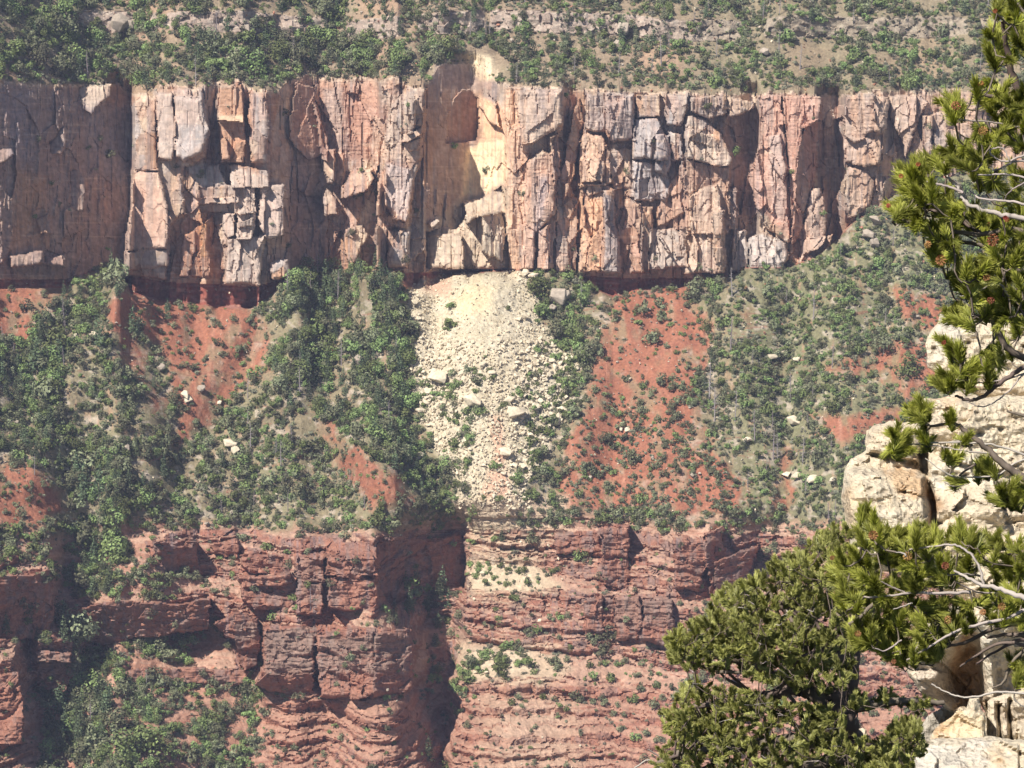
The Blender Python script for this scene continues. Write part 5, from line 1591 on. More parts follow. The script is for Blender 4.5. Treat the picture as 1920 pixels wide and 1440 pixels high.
def inflate(name, poly, t, thick, cell=3.0, roll=60, seed=0, stain_shade=(), tilt=(0, 0), amp=1.0, pits=1.0, feats=()):
    """a closed rock whose outline is traced: front relief and a rounded back, thick metres deep, standing at distance t"""
    m = t / FPX
    pa = np.array(poly, dtype=np.float32)
    gx_ = np.arange(pa[:, 0].min() - 3 * cell, pa[:, 0].max() + 3 * cell, cell)
    gy_ = np.arange(pa[:, 1].min() - 3 * cell, pa[:, 1].max() + 3 * cell, cell)
    A, B = np.meshgrid(gx_, gy_)
    wa = 9 * fbm(A / 40, B / 40, 4, seed + 1)
    wb = 9 * fbm(A / 40, B / 40, 4, seed + 2)
    d = sdf(A + wa, B + wb, poly)
    inside = d > 0
    cellok = (inside[:-1, :-1] | inside[1:, :-1] | inside[:-1, 1:] | inside[1:, 1:])
    # pull the outer corners back to the outline
    gyy, gxx = np.gradient(d, cell)
    dd = np.minimum(d, 0)
    gl = np.hypot(gxx, gyy) + 1e-6
    A2 = np.where(d < 0, A - gxx / gl * dd, A)
    B2_ = np.where(d < 0, B - gyy / gl * dd, B)
    q = np.clip(d / roll, 0, 1)
    bulge = np.sqrt(1 - (1 - q) ** 2) * roll * m * 0.85
    x, y = A * m, B * m
    k1 = voro(x / .55 + .4 * fbm(x, y, 2, seed + 3), y / .34, seed + 4)
    k2 = voro(x / .16, y / .12, seed + 5)
    k3 = voro(x / .07, y / .05, seed + 6)
    edge = np.clip(d / 14, 0, 1)
    f = t - bulge
    f += edge * amp * ((k1[4] - .5) * .07 + k1[0] * .55 * (k1[2] - .5) * .35 + k1[1] * .34 * (k1[3] - .5) * .5 + (k2[4] - .5) * .045 + k2[0] * .16 * (k2[2] - .5) * .7)
    f += edge * amp * (.12 * fbm(x / .5, y / .25, 4, seed + 7) + .03 * fbm(x / .06, y / .04, 3, seed + 8))
    pit = np.clip(.42 - np.hypot(k3[0], k3[1]), 0, 1) * np.clip(k3[2] - .45, 0, 1)
    f += edge * pits * pit * .18
    led = fbm(x / 1.2, y / .09, 3, seed + 9)
    f += edge * amp * .05 * led
    cu_, cv_2 = pa[:, 0].mean(), pa[:, 1].mean()
    f += tilt[0] * (A - cu_) * m + tilt[1] * (cv_2 - B) * m
    for fp, dep, soft in feats:
        f += dep * sstep(-soft, soft, sdf(A + wa * .5, B + wb * .5, fp)) * edge
    bk_ = t + .05 + (thick - .05) * np.sqrt(1 - (1 - np.clip(d / (roll * 1.2), 0, 1)) ** 2) + tilt[0] * (A - cu_) * m
    rim_ = d <= 0
    f = np.where(rim_, t + tilt[0] * (A - cu_) * m + tilt[1] * (cv_2 - B) * m, f)
    bk_ = np.where(rim_, f, np.maximum(bk_, f + .02))
    idx_ = -np.ones(A.shape, dtype=int)
    use = np.zeros(A.shape, dtype=bool)
    use[:-1, :-1] |= cellok
    use[1:, :-1] |= cellok
    use[:-1, 1:] |= cellok
    use[1:, 1:] |= cellok
    idx_[use] = np.arange(use.sum())
    n1 = use.sum()
    X, Y, Z = at(A2[use], B2_[use], f[use])
    Xb, Yb, Zb = at(A2[use], B2_[use], bk_[use])
    V_ = np.concatenate([np.stack([X, Y, Z], 1), np.stack([Xb, Yb, Zb], 1)])
    a0, a1, a2_, a3 = idx_[:-1, :-1][cellok], idx_[1:, :-1][cellok], idx_[1:, 1:][cellok], idx_[:-1, 1:][cellok]
    F_ = np.concatenate([np.stack([a0, a1, a2_, a3], 1), np.stack([a0, a3, a2_, a1], 1) + n1])
    col = np.zeros(A.shape + (3,), dtype=np.float32) + np.array([.66, .56, .41], dtype=np.float32)
    nm_ = fbm(x / .3, y / .22, 4, seed + 11)
    nf_ = fbm(x / .05, y / .04, 3, seed + 12)
    w_ = sstep(.05, .5, nm_)[..., None] * .6
    col = col * (1 - w_) + np.array([.74, .67, .54]) * w_
    w_ = sstep(.1, .6, -nm_)[..., None] * .6
    col = col * (1 - w_) + np.array([.62, .50, .36]) * w_
    w_ = np.clip(pit * 6, 0, .7)[..., None] * pits
    col = col * (1 - w_) + np.array([.36, .30, .23]) * w_
    for sp, sc_, sa in stain_shade:
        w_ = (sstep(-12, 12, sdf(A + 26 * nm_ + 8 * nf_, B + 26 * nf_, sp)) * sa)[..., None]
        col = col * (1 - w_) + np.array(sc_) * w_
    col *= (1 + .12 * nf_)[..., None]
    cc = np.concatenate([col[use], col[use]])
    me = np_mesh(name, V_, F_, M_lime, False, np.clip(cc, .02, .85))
    return obj(name, me)


OR_ = (.56, .32, .14)
GRY = (.52, .49, .45)
r_main = inflate("limestone_outcrop", [(1584, 885), (1594, 858), (1622, 846), (1626, 808), (1640, 796), (1668, 788), (1700, 790), (1712, 762), (1735, 744), (1770, 742), (1800, 736), (1850, 742), (1960, 735), (2060, 740), (2080, 1180), (1990, 1190), (1800, 1120), (1720, 1090), (1600, 1060), (1586, 990), (1580, 930)], 19.0, 2.2, 3.0, 55, 5,
                 stain_shade=[([(1660, 880), (1720, 870), (1750, 900), (1745, 930), (1690, 930)], OR_, .6), ([(1584, 920), (1600, 900), (1610, 1000), (1590, 1000)], OR_, .4), ([(1735, 745), (1790, 740), (1770, 770)], OR_, .4), ([(1738, 900), (1756, 920), (1752, 990), (1736, 990)], (.40, .22, .11), .8)],
                 tilt=(.10, .55), feats=[([(1738, 890), (1750, 915), (1757, 960), (1752, 1020), (1742, 1020), (1746, 950), (1736, 920)], .16, 4), ([(1620, 852), (1700, 870), (1735, 890), (1720, 868), (1640, 846)], .14, 4), ([(1585, 880), (1735, 890), (1740, 1000), (1585, 1000)], -.22, 10), ([(1626, 800), (1700, 795), (1725, 840), (1700, 868), (1622, 850)], -.1, 8), ([(1720, 850), (1735, 830), (1745, 895), (1728, 890)], .2, 5)])
tag(r_main, "big cream limestone outcrop with an orange stained face below the round boulder", "rock")
r_up = inflate("limestone_boulder", [(1736, 650), (1744, 622), (1762, 592), (1800, 590), (1850, 596), (1930, 592), (2040, 600), (2060, 742), (1960, 752), (1850, 748), (1800, 728), (1766, 706), (1738, 690)], 20.0, 1.8, 3.2, 60, 25,
               stain_shade=[([(1745, 600), (1800, 600), (1800, 660), (1750, 680)], (.60, .55, .47), .6)], tilt=(.1, .3), pits=1.6, amp=.7)
tag(r_up, "rounded pitted cream boulder overhanging above the limestone outcrop", "rock")
r_hang = inflate("limestone_overhang", [(1694, 1236), (1720, 1180), (1800, 1130), (1960, 1100), (2070, 1120), (2080, 1420), (1990, 1440), (1880, 1430), (1850, 1400), (1846, 1340), (1832, 1316), (1812, 1330), (1790, 1336), (1760, 1316), (1724, 1296), (1706, 1268)], 18.0, 2.2, 3.0, 70, 45,
                 stain_shade=[([(1790, 1200), (1840, 1200), (1850, 1320), (1780, 1330)], (.42, .24, .13), .8), ([(1700, 1240), (1780, 1230), (1790, 1320), (1720, 1300)], (.55, .46, .37), .7), ([(1840, 1200), (1900, 1200), (1900, 1320), (1845, 1320)], (.60, .53, .42), .5)],
                 tilt=(.15, -.35), feats=[([(1780, 1250), (1815, 1200), (1840, 1230), (1846, 1300), (1815, 1330), (1775, 1300)], .30, 26), ([(1840, 1200), (1862, 1200), (1866, 1320), (1846, 1310)], -.2, 6), ([(1850, 1320), (1862, 1320), (1870, 1400), (1858, 1400)], .3, 5)], pits=.6)
tag(r_hang, "overhanging limestone block with a rust coloured hollow beneath the pine boughs", "rock")
r_shade = inflate("limestone_block", [(1712, 1372), (1740, 1345), (1790, 1312), (1830, 1310), (1850, 1420), (1780, 1450), (1720, 1440)], 18.6, 1.4, 4.0, 40, 55, stain_shade=[([(1700, 1300), (1860, 1300), (1860, 1450), (1700, 1450)], (.42, .39, .34), .7)], amp=.5, tilt=(.6, -.1))  # whole face greyed darker, shade painted into its colour
tag(r_shade, "smooth shaded grey rock face behind the golden slab", "rock")
r_gold = inflate("limestone_slab", [(1740, 1388), (1752, 1364), (1776, 1344), (1788, 1328), (1812, 1326), (1820, 1306), (1834, 1304), (1838, 1326), (1850, 1344), (1850, 1384), (1838, 1420), (1748, 1420)], 17.2, .6, 3.5, 26, 65,
                 stain_shade=[([(1745, 1370), (1790, 1340), (1810, 1345), (1780, 1385), (1750, 1390)], OR_, .7), ([(1780, 1340), (1850, 1340), (1850, 1400), (1780, 1400)], (.70, .56, .36), .7)], amp=.6, pits=.5, tilt=(-.2, .2))
tag(r_gold, "golden cream slab leaning at the foot of the overhanging limestone", "rock")
r_fly = inflate("limestone_pillar", [(1852, 1320), (1880, 1300), (1960, 1290), (2060, 1300), (2070, 1420), (1860, 1420), (1848, 1370)], 17.6, 1.0, 4.0, 30, 75, stain_shade=[([(1850, 1300), (2000, 1300), (2000, 1400), (1850, 1400)], (.60, .50, .38), .5)], tilt=(.0, .1),
                feats=[([(1868, 1320), (1876, 1320), (1880, 1390), (1872, 1390)], .12, 3), ([(1890, 1310), (1896, 1310), (1900, 1390), (1893, 1390)], .12, 3)])
tag(r_fly, "fluted cream rock face at the right edge above the flat rock", "rock")
r_flat = inflate("limestone_ledge", [(1700, 1420), (1716, 1398), (1736, 1386), (1800, 1384), (1850, 1378), (1900, 1386), (2060, 1392), (2080, 1560), (1680, 1560), (1690, 1470)], 16.2, 1.6, 4.0, 50, 85, stain_shade=[([(1720, 1390), (1860, 1385), (1840, 1440), (1720, 1440)], (.55, .52, .48), .5), ([(1850, 1410), (1880, 1412), (1880, 1430)], OR_, .5)], tilt=(.0, 1.0))
tag(r_flat, "flat cream ledge at the bottom right dappled by the shade of the pine", "rock")
r_s1 = inflate("limestone_boulder", [(1560, 1400), (1590, 1362), (1625, 1366), (1640, 1410), (1650, 1500), (1550, 1500)], 18.0, .8, 4.0, 30, 95)
tag(r_s1, "white rock showing through the lower boughs of the rear pine", "rock")
r_s2 = inflate("limestone_boulder", [(1698, 1428), (1702, 1402), (1712, 1398), (1718, 1412), (1712, 1450), (1700, 1470)], 16.6, .3, 3.0, 12, 96)
tag(r_s2, "small white rock tip beside the dappled ledge", "rock")

# ------------------------------------------------------------------ pinyon pines
def needle_mat(name, base, tip, dark, var=.3):
    m, n, l, b = new_mat(name)
    b.inputs["Roughness"].default_value = .45
    b.inputs["Specular IOR Level"].default_value = .4
    a = n.new("ShaderNodeAttribute")
    a.attribute_name = "along"
    t_ = n.new("ShaderNodeAttribute")
    t_.attribute_name = "tone"
    cr = n.new("ShaderNodeValToRGB")
    cr.color_ramp.elements[0].color = (*dark, 1)
    cr.color_ramp.elements[1].color = (*tip, 1)
    e = cr.color_ramp.elements.new(.4)
    e.color = (*base, 1)
    l.new(a.outputs["Fac"], cr.inputs[0])
    oi = n.new("ShaderNodeObjectInfo")
    ad = n.new("ShaderNodeMath")
    ad.operation = 'MULTIPLY_ADD'
    l.new(oi.outputs["Random"], ad.inputs[0])
    ad.inputs[1].default_value = var * 2
    ad.inputs[2].default_value = 1 - var
    mu = n.new("ShaderNodeMath")
    mu.operation = 'MULTIPLY'
    l.new(ad.outputs[0], mu.inputs[0])
    l.new(t_.outputs["Fac"], mu.inputs[1])
    sc = n.new("ShaderNodeVectorMath")
    sc.operation = 'SCALE'
    l.new(cr.outputs[0], sc.inputs[0])
    l.new(mu.outputs[0], sc.inputs["Scale"])
    l.new(sc.outputs[0], b.inputs["Base Color"])
    # needles let some light through
    tr = n.new("ShaderNodeBsdfTranslucent")
    l.new(sc.outputs[0], tr.inputs[0])
    ms = n.new("ShaderNodeMixShader")
    ms.inputs[0].default_value = .45
    l.new(b.outputs[0], ms.inputs[1])
    l.new(tr.outputs[0], ms.inputs[2])
    l.new(ms.outputs[0], n["Material Output"].inputs["Surface"])
    return m


M_nd = needle_mat("pine_needles", (.36, .39, .065), (.60, .58, .15), (.15, .15, .035))
M_nd2 = needle_mat("pine_needles_rear", (.38, .39, .12), (.54, .52, .19), (.25, .26, .09))
M_br = leaf_mat("pale_bark", (.38, .33, .29), .15)
M_brd = leaf_mat("dark_bark", (.16, .125, .10), .15)
M_cone = leaf_mat("cone_scales", (.34, .17, .07), .25)
M_bud = leaf_mat("red_buds", (.34, .09, .05), .25)


def tuft_mesh(i, mat, n=120, L=.036, axis=.055, w=.00075, spread=(.45, 1.15)):
    r = np.random.default_rng(1000 + i)
    s = np.sort(r.random(n)) * axis
    base = np.stack([r.normal(0, .0012, n), r.normal(0, .0012, n), s], 1)
    az_ = r.uniform(0, 2 * np.pi, n)
    ang = r.uniform(*spread, n) * (1.1 - .55 * s / axis)
    d = np.stack([np.sin(ang) * np.cos(az_), np.sin(ang) * np.sin(az_), np.cos(ang)], 1)
    ln = L * r.uniform(.75, 1.15, n)
    side = np.cross(d, np.array([0.3, .2, 1.0]))
    side /= np.linalg.norm(side, axis=1)[:, None] + 1e-9
    up_ = np.cross(side, d)
    mid = base + d * ln[:, None] * .55 + np.array([0, 0, 1]) * (ln * .06)[:, None]
    tip = base + d * ln[:, None] + np.array([0, 0, 1]) * (ln * .16)[:, None]
    V_ = []
    for k_ in range(3):
        a = 2 * np.pi * k_ / 3
        o_ = side * math.cos(a) * w + up_ * math.sin(a) * w
        V_ += [base + o_, mid + o_ * 1.1]
    V_.append(tip)
    V_ = np.stack(V_, 1)                     # n,7,3
    F_ = []
    for k_ in range(3):
        a, b_ = 2 * k_, 2 * ((k_ + 1) % 3)
        F_ += [(a, b_, b_ + 1), (a, b_ + 1, a + 1), (a + 1, b_ + 1, 6)]
    F_ = np.array(F_)
    FF = (np.arange(n)[:, None, None] * 7 + F_[None]).reshape(-1, 3)
    along = np.tile(np.array([0, .5, 0, .5, 0, .5, 1.0]), n)
    tone = np.repeat(r.uniform(.7, 1.3, n), 7)
    return np_mesh("needle_tuft", V_.reshape(-1, 3), FF, mat, False, None, {"along": along, "tone": tone})


def cone_mesh(i, mat, R=.0085):
    r = random.Random(1300 + i)
    vf = []
    n = 34
    for k_ in range(n):
        f = k_ / (n - 1)
        z = (f - .5) * R * 2.0
        rr = R * math.sqrt(max(0.02, 1 - (2 * f - 1) ** 2 * .9))
        a = k_ * 2.39996
        c, s = math.cos(a), math.sin(a)
        t1, t2 = -s, c
        w = R * .42
        p0 = (c * rr * .25, s * rr * .25, z - R * .05)
        p1 = (c * rr + t1 * w * .5, s * rr + t2 * w * .5, z + R * .12)
        p2 = (c * rr * 1.12, s * rr * 1.12, z + R * .30)
        p3 = (c * rr - t1 * w * .5, s * rr - t2 * w * .5, z + R * .12)
        p4 = (c * rr * .9, s * rr * .9, z - R * .12)
        vf.append(([p0, p1, p2, p3, p4], [(0, 1, 2), (0, 2, 3), (0, 4, 1), (0, 3, 4), (1, 4, 2), (4, 3, 2)]))
    v, f = merge(vf)
    return np_mesh("pine_cone", v, f, mat, False, None, {"tone": [r.uniform(.7, 1.2) for _ in v]})


tuft_a = [tuft_mesh(i, M_nd, 170, .026, .050, .0009) for i in range(5)]
tuft_b = [tuft_mesh(20 + i, M_nd2, 120, .018, .044, .0013, (.5, 1.25)) for i in range(5)]
cone_m = [cone_mesh(i, M_cone) for i in range(3)]
bud_m = cone_mesh(9, M_bud, .0045)


def inpoly(poly, n, mind, r):
    pa = np.array(poly)
    out = []
    tries = 0
    while len(out) < n and tries < n * 60:
        tries += 1
        u = r.uniform(pa[:, 0].min(), pa[:, 0].max())
        v = r.uniform(pa[:, 1].min(), pa[:, 1].max())
        if sdf(np.array([u]), np.array([v]), poly)[0] < 2:
            continue
        if any((u - a) ** 2 + (v - b) ** 2 < mind * mind for a, b in out[-300:]):
            continue
        out.append((u, v))
    return out


def curve_pts(ctrl, n=10):
    """smooth curve through (u, v, t) points"""
    c = [Vector(P(*p)) for p in ctrl]
    if len(c) == 2:
        return [c[0].lerp(c[1], k_ / (n - 1)) for k_ in range(n)]
    out = []
    cc = [c[0] * 2 - c[1]] + c + [c[-1] * 2 - c[-2]]
    for s in range(1, len(cc) - 2):
        for k_ in range(n if s == len(cc) - 3 else n - 1):
            t = k_ / (n - 1)
            p0, p1, p2, p3 = cc[s - 1], cc[s], cc[s + 1], cc[s + 2]
            out.append(.5 * ((2 * p1) + (p2 - p0) * t + (2 * p0 - 5 * p1 + 4 * p2 - p3) * t * t + (3 * p1 - p0 - 3 * p2 + p3) * t ** 3))
    return out


class Pine:
    def __init__(self, name, label, base, tufts, px_w, rseed, t):
        self.root = empty(name, base)
        tag(self.root, label, "tree")
        self.base = Vector(base)
        self.nodes = []          # points along boughs that twigs may leave from
        self.r = random.Random(rseed)
        self.tufts = tufts
        self.count = 0
        self.twmax, self.twr = .42, .7
        self.extra = []
        self.twigs = []
        self.px_w = px_w
        self.t = t

    def part(self, name, me):
        o = obj(name, me, self.root)
        o.matrix_parent_inverse = Matrix.Translation(-self.base)
        return o

    def bough(self, ctrl, r0, r1, mat=None, name="branch", seg=6, nodes=True):
        pts = curve_pts(ctrl, 7)
        jit = r0 * .22
        if mat is M_br:
            r0, r1 = r0 * .55, r1 * .6
        pts = [p + Vector((self.r.uniform(-jit, jit), self.r.uniform(-jit, jit), self.r.uniform(-jit, jit))) for p in pts]
        n = len(pts)
        rad = [r0 + (r1 - r0) * k_ / (n - 1) for k_ in range(n)]
        v, f = tube(pts, rad, seg)
        me = np_mesh(name, v, f, mat or M_br, True, None, {"tone": [self.r.uniform(.85, 1.15) for _ in v]})
        self.part(name, me)
        if nodes:
            self.nodes += pts[1:]

    def add_tuft(self, u, v, t, scale=1.0, from_pt=None, twig=True, upb=.75):
        p = P(u, v, t)
        near = None
        if self.nodes:
            near = min(self.nodes, key=lambda q: (q - p).length_squared) if from_pt is None else from_pt
        d = (p - near) if near is not None else Vector((0, 0, 1))
        L = d.length
        dn = d.normalized() if L > 1e-6 else Vector((0, 0, 1))
        ax_ = (dn * .8 + Vector((-.15, 0, upb)) + Vector([self.r.gauss(0, .35) for _ in range(3)])).normalized()
        q = ax_.to_track_quat('Z', 'Y') @ Quaternion((0, 0, 1), self.r.uniform(0, 6.28))
        base = p - ax_ * .035 * scale
        if near is not None and twig and .02 < L < self.twmax:
            midp = near.lerp(base, .55) + Vector((self.r.uniform(-.1, .1) * L, self.r.uniform(-.1, .1) * L, -.12 * L))
            self.twigs.append(tube([near, midp, base, base + ax_ * .045 * scale], [x_ * self.twr for x_ in (.0034, .0028, .0022, .0012)], 4))
        if twig and near is not None and L < self.twmax:
            self.nodes.append(base)
        if self.count < 298:
            o = obj("needle_tuft", self.tufts[self.r.randrange(len(self.tufts))], self.root)
            o.matrix_parent_inverse = Matrix.Translation(-self.base)
            o.location = base
            o.rotation_mode = 'QUATERNION'
            o.rotation_quaternion = q
            o.scale = (scale,) * 3
            self.count += 1
        else:
            self.extra.append((base, q.to_euler(), scale))

    def cone(self, u, v, t, s=1.0, me=None, name="pine_cone"):
        o = obj(name, me or cone_m[self.r.randrange(3)], self.root)
        o.matrix_parent_inverse = Matrix.Translation(-self.base)
        o.location = P(u, v, t)
        o.rotation_euler = (self.r.uniform(0, 3), self.r.uniform(0, 3), 0)
        o.scale = (s,) * 3

    def finish(self, twmat):
        v, f = merge(self.twigs)
        me = np_mesh("twigs", v, f, twmat, True, None, {"tone": [self.r.uniform(.7, 1.2) for _ in v]})
        o = self.part("twigs", me)
        tag(o, kind="stuff")
        if self.extra:
            o = scatter("needles", self.tufts, [tuple(e[0]) for e in self.extra], [e[2] for e in self.extra], [tuple(e[1]) for e in self.extra], 5)
            o.parent = self.root
            o.matrix_parent_inverse = Matrix.Translation(-self.base)


TA = 6.6
baseA = P(2150, 1700, TA + .2)
pineA = Pine("pinyon_pine", "nearest pinyon pine reaching in from the right with pale twigs and orange cones", baseA, tuft_a, 1.0, 31, TA)
pineA.bough([(2150, 1760, TA + .2), (2120, 1300, TA + .2), (2080, 900, TA + .15), (2060, 500, TA + .1), (2040, 250, TA + .1), (1960, 60, TA)], .055, .018, M_brd, "trunk", 10, False)
BA = [  # traced boughs: points, thick end radius, thin end radius, bark
    ([(2060, 330), (1950, 250), (1905, 160), (1888, 90), (1880, 40)], .012, .004, M_brd), ([(2040, 220), (1960, 220), (1900, 196), (1862, 182), (1824, 168)], .009, .003, M_brd), ([(1990, 60), (1930, 30), (1900, 0)], .007, .003, M_brd),
    ([(1960, 250), (1900, 236), (1850, 228), (1800, 224), (1790, 215)], .0036, .0024, M_br), ([(2060, 440), (1930, 410), (1885, 404), (1850, 396), (1812, 380), (1800, 360), (1790, 345), (1774, 332)], .012, .0042, M_br),
    ([(1812, 378), (1802, 352), (1788, 338)], .006, .003, M_br), ([(1806, 362), (1780, 350), (1750, 344), (1734, 340)], .0052, .003, M_br), ([(2060, 420), (1930, 385), (1880, 376), (1840, 372), (1820, 360)], .006, .003, M_br),
    ([(1990, 320), (1915, 302), (1880, 314), (1862, 320)], .005, .003, M_br), ([(1990, 300), (1930, 290), (1890, 302), (1868, 298), (1856, 282), (1880, 278), (1892, 300)], .005, .0025, M_br), ([(1990, 345), (1920, 332), (1880, 326), (1840, 328), (1805, 322)], .005, .0025, M_br),
    ([(1925, 340), (1895, 358), (1882, 376)], .0036, .0018, M_br), ([(1985, 460), (1900, 430), (1840, 440), (1790, 434), (1762, 440), (1730, 420)], .007, .003, M_brd), ([(1840, 440), (1800, 412), (1760, 398), (1740, 392)], .005, .0025, M_brd),
    ([(1990, 560), (1900, 500), (1862, 470), (1822, 456), (1780, 450)], .007, .003, M_brd), ([(1975, 580), (1900, 560), (1870, 530), (1820, 552), (1795, 556)], .006, .0024, M_br), ([(1980, 590), (1880, 590), (1820, 592), (1790, 590)], .005, .0022, M_br),
    ([(1990, 700), (1900, 660), (1870, 620), (1850, 580), (1846, 560)], .009, .004, M_brd),
]
for ln, r0, r1, mt in BA:
    z_ = pineA.r.uniform(-.25, .25)
    pineA.bough([(u, v, TA - (.14 if mt is M_br else 0) + z_ * (1 - k_ / len(ln)) * .6) for k_, (u, v) in enumerate(ln)], r0, r1, mt)
# boughs that hang over the pale rock, a little farther off
TB_ = 7.6
BB = [([(2070, 700), (1960, 690), (1920, 690), (1880, 715), (1840, 745), (1815, 750), (1790, 742)], .008, .003, M_brd), ([(1990, 670), (1920, 700), (1880, 712), (1840, 718), (1800, 712)], .005, .002, M_br), ([(1990, 680), (1925, 698), (1890, 735), (1860, 756), (1835, 762), (1800, 745)], .0042, .002, M_br),
      ([(2040, 1000), (1930, 905), (1880, 870), (1850, 840), (1815, 812), (1790, 795), (1745, 798)], .011, .003, M_brd), ([(1960, 870), (1880, 838), (1820, 830), (1760, 830), (1700, 834)], .006, .0028, M_br), ([(1860, 850), (1810, 846), (1770, 838), (1730, 834)], .0042, .002, M_br),
      ([(1820, 815), (1800, 826), (1760, 830)], .003, .0016, M_br), ([(1950, 855), (1910, 865), (1870, 890), (1820, 895), (1780, 890), (1735, 860)], .005, .0022, M_br), ([(1810, 893), (1808, 905), (1790, 912), (1770, 905)], .003, .0015, M_br), ([(1960, 790), (1920, 780), (1888, 770)], .005, .003, M_brd),
      ([(1990, 1000), (1940, 960), (1900, 945), (1885, 930)], .006, .003, M_brd), ([(1830, 870), (1800, 890), (1810, 893)], .003, .0015, M_brd)]
for ln, r0, r1, mt in BB:
    pineA.bough([(u, v, TB_) for (u, v) in ln], r0, r1, mt)
tipsB = [(1722, 762, 2), (1712, 776, 2), (1726, 786, 2), (1736, 770, 1), (1675, 812, 2), (1686, 824, 2), (1700, 822, 1), (1672, 846, 1), (1690, 846, 2), (1706, 840, 1), (1734, 820, 2), (1744, 828, 1), (1784, 784, 2), (1778, 856, 1), (1790, 860, 1), (1808, 828, 1), (1845, 876, 2), (1836, 884, 1), (1858, 872, 1),
         (1790, 905, 1), (1782, 912, 0), (1778, 650, 2), (1790, 668, 2), (1800, 655, 2), (1815, 680, 1), (1770, 640, 1), (1776, 705, 2), (1790, 712, 2), (1800, 700, 2), (1815, 718, 1), (1766, 722, 2), (1785, 728, 1), (1830, 690, 2), (1858, 702, 2), (1850, 715, 1), (1880, 640, 1), (1900, 610, 2), (1880, 925, 2), (1895, 935, 2), (1910, 945, 2), (1902, 915, 2), (1868, 935, 1), (1918, 930, 2), (1890, 660, 1)]
for u, v, k_ in tipsB:
    for q in range(k_ + 1):
        pineA.add_tuft(u + pineA.r.uniform(-7, 7), v + pineA.r.uniform(-7, 7), TB_ + pineA.r.uniform(-.06, .06), pineA.r.uniform(.72, .92))
MA = [  # foliage masses: outline, number, least spacing
    ([(1852, -20), (1960, -20), (1960, 125), (1900, 115), (1870, 120), (1842, 100), (1848, 60), (1870, 30)], 26, 17), ([(1815, 155), (1850, 150), (1880, 160), (1960, 170), (1960, 235), (1900, 232), (1860, 215), (1835, 190)], 22, 17), ([(1772, 190), (1800, 184), (1812, 205), (1795, 226), (1770, 220)], 6, 9),
    ([(1830, 235), (1960, 230), (1960, 300), (1900, 270), (1850, 285), (1828, 262)], 14, 18), ([(1706, 302), (1745, 290), (1770, 278), (1800, 262), (1850, 275), (1860, 300), (1840, 330), (1790, 315), (1762, 322), (1735, 330), (1714, 340)], 22, 17),
    ([(1690, 318), (1722, 318), (1738, 345), (1720, 365), (1694, 350)], 12, 10), ([(1668, 382), (1690, 374), (1710, 385), (1720, 400), (1690, 404), (1670, 398)], 8, 11), ([(1700, 360), (1760, 350), (1785, 370), (1770, 385), (1715, 385)], 10, 14), ([(1694, 405), (1720, 400), (1730, 425), (1705, 425)], 5, 12),
    ([(1765, 385), (1800, 385), (1812, 420), (1780, 430), (1765, 410)], 9, 12), ([(1745, 450), (1790, 440), (1800, 470), (1770, 495), (1748, 488)], 11, 12), ([(1735, 425), (1775, 425), (1775, 440), (1740, 442)], 3, 12), ([(1800, 400), (1960, 400), (1960, 470), (1880, 450), (1830, 440)], 16, 18),
    ([(1830, 320), (1900, 310), (1960, 330), (1960, 400), (1900, 395), (1840, 350)], 13, 19), ([(1860, 460), (1960, 440), (1960, 620), (1890, 600), (1870, 540), (1845, 500), (1850, 470)], 36, 17), ([(1785, 505), (1850, 490), (1870, 540), (1820, 555), (1785, 545)], 17, 14),
    ([(1766, 580), (1820, 575), (1840, 600), (1800, 610), (1770, 600)], 7, 13), ([(1840, 545), (1880, 560), (1880, 620), (1850, 600), (1835, 580)], 9, 13), ([(1840, 655), (1870, 645), (1880, 680), (1850, 685)], 4, 14),
]
for poly, n_, md in MA:
    for (u, v) in inpoly(poly, int(n_ * 1.6), md * .74, pineA.r):
        pineA.add_tuft(u, v, TA + pineA.r.uniform(-.22, .22), pineA.r.uniform(.66, .9))
for u, v, s in [(1792, 198, 1.3), (1842, 246, 1.3), (1862, 449, 1.7), (1764, 487, 1.5), (1740, 460, 1.0), (1851, 520, 1.0), (1857, 563, 1.0)]:
    pineA.cone(u, v, TA - .22, s * .8)
for u, v in [(1866, 20), (1832, 160), (1690, 330), (1722, 308), (1666, 386), (1852, 420), (1740, 455), (1885, 408), (1840, 156), (1888, 412), (1770, 642)]:
    pineA.cone(u, v, TA - .2, 1.0, bud_m, "bud")
pineA.finish(M_brd)

